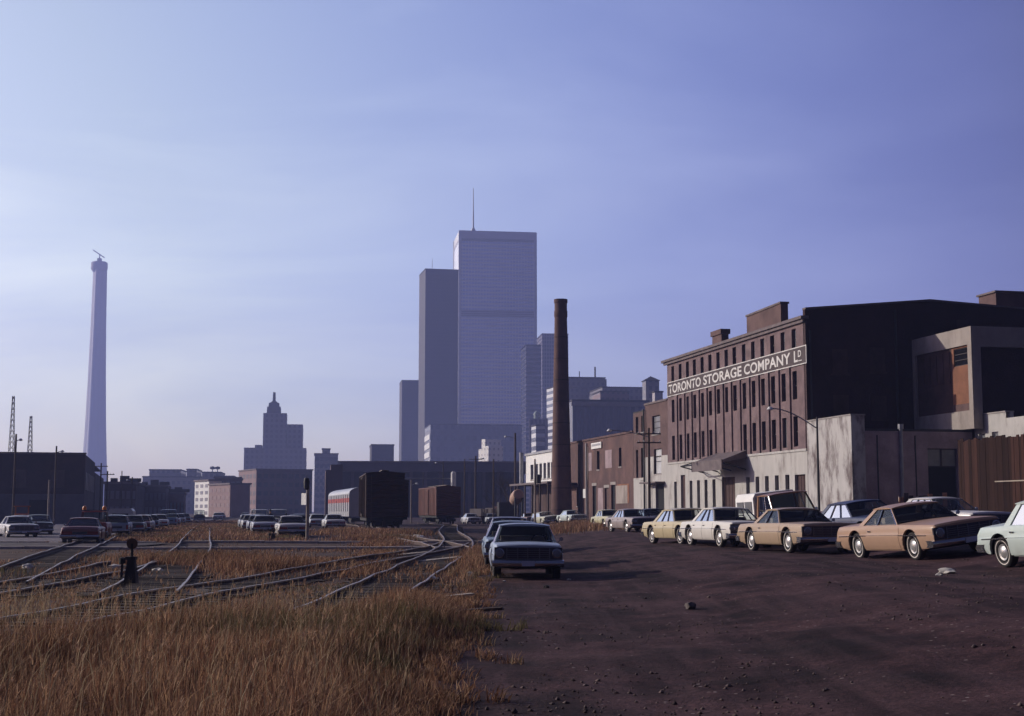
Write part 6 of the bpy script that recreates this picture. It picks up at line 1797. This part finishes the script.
# ------------------------------------------------------------------ light
EL, AZ_ = R(21.0), R(20)                       # sun on the left, a little ahead
sv = Vector((-math.cos(EL) * math.cos(AZ_), math.cos(EL) * math.sin(AZ_), math.sin(EL)))
sl = bpy.data.lights.new("sun", 'SUN'); sl.energy = SUN; sl.angle = R(.53); sl.color = (1, .93, .83)
so = bpy.data.objects.new("sun", sl); COL.objects.link(so); so.rotation_euler = sv.to_track_quat('Z', 'Y').to_euler(); so.location = (-50, 20, 60)
w = bpy.data.worlds.new("World"); scene.world = w; w.use_nodes = True; nt = w.node_tree; N, Lk = nt.nodes, nt.links
bg = N["Background"]; bg.inputs["Strength"].default_value = SKY
sk = N.new("ShaderNodeTexSky"); sk.sky_type = 'NISHITA'; sk.sun_disc = False; sk.sun_elevation = EL
sk.sun_rotation = math.atan2(sv.x, sv.y); sk.air_density = 1.0; sk.dust_density = 1.1; sk.ozone_density = 2.5
hs = N.new("ShaderNodeMix"); hs.data_type = 'RGBA'; hs.blend_type = 'MULTIPLY'; hs.inputs["Factor"].default_value = 1; hs.inputs["B"].default_value = SKYTINT
Lk.new(sk.outputs[0], hs.inputs["A"])
# added gain: sky brightened ahead and left, dimmed behind to deepen the shade
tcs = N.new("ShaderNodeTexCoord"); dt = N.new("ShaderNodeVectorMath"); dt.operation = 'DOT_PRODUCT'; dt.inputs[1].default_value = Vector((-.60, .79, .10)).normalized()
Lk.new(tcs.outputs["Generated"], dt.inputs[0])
vm = N.new("ShaderNodeMapRange"); vm.interpolation_type = "SMOOTHSTEP"; vm.inputs["From Min"].default_value = .3; vm.inputs["From Max"].default_value = 1.0; vm.inputs["To Min"].default_value = SKY_GAIN[0]; vm.inputs["To Max"].default_value = SKY_GAIN[1]
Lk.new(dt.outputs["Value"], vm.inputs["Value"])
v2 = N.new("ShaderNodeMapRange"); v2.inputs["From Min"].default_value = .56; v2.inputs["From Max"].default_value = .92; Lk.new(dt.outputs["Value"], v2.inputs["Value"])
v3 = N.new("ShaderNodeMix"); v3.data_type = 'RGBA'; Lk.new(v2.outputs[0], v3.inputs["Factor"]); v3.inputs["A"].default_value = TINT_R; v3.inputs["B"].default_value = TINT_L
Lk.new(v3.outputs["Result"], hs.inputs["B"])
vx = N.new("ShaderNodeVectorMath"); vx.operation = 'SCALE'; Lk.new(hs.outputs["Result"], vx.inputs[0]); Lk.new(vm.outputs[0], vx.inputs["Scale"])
# thin cirrus
tc = N.new("ShaderNodeTexCoord"); mp = N.new("ShaderNodeMapping"); mp.inputs["Rotation"].default_value = (0, R(-28), R(0)); mp.inputs["Scale"].default_value = (1.3, 1.0, 5.5)
Lk.new(tc.outputs["Generated"], mp.inputs["Vector"])
nz = N.new("ShaderNodeTexNoise"); nz.inputs["Scale"].default_value = 1.5; nz.inputs["Detail"].default_value = 7; nz.inputs["Roughness"].default_value = .55; nz.inputs["Distortion"].default_value = .6
Lk.new(mp.outputs[0], nz.inputs["Vector"])
mr = N.new("ShaderNodeMapRange"); mr.inputs["From Min"].default_value = .43; mr.inputs["From Max"].default_value = .8; mr.inputs["To Max"].default_value = .85
Lk.new(nz.outputs["Fac"], mr.inputs["Value"])
# greyer, bluer air low down
sz = N.new("ShaderNodeSeparateXYZ"); Lk.new(tcs.outputs["Generated"], sz.inputs[0])
zr_ = N.new("ShaderNodeMapRange"); zr_.inputs["From Min"].default_value = .0; zr_.inputs["From Max"].default_value = .22; Lk.new(sz.outputs["Z"], zr_.inputs["Value"])
zm_ = N.new("ShaderNodeMix"); zm_.data_type = 'RGBA'; Lk.new(zr_.outputs[0], zm_.inputs["Factor"]); zm_.inputs["A"].default_value = LOWAIR; zm_.inputs["B"].default_value = (1, 1, 1, 1)
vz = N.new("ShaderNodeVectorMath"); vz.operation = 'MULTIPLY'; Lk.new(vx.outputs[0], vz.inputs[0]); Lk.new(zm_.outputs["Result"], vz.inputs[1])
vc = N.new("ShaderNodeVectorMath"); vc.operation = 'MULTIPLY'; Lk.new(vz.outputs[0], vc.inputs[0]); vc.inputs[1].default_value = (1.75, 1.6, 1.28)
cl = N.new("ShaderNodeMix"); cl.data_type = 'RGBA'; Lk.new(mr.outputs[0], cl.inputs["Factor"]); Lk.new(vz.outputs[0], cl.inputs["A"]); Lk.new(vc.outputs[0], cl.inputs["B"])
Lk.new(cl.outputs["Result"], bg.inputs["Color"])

vs_ = scene.view_settings; vs_.view_transform = 'Standard'; vs_.look = 'None'; vs_.gamma = 1; vs_.exposure = EXPO
try: vs_.use_curve_mapping = False
except Exception: pass
scene.cycles.max_bounces = 8; scene.cycles.transparent_max_bounces = 12; scene.cycles.volume_bounces = 1
scene.cycles.use_denoising = True
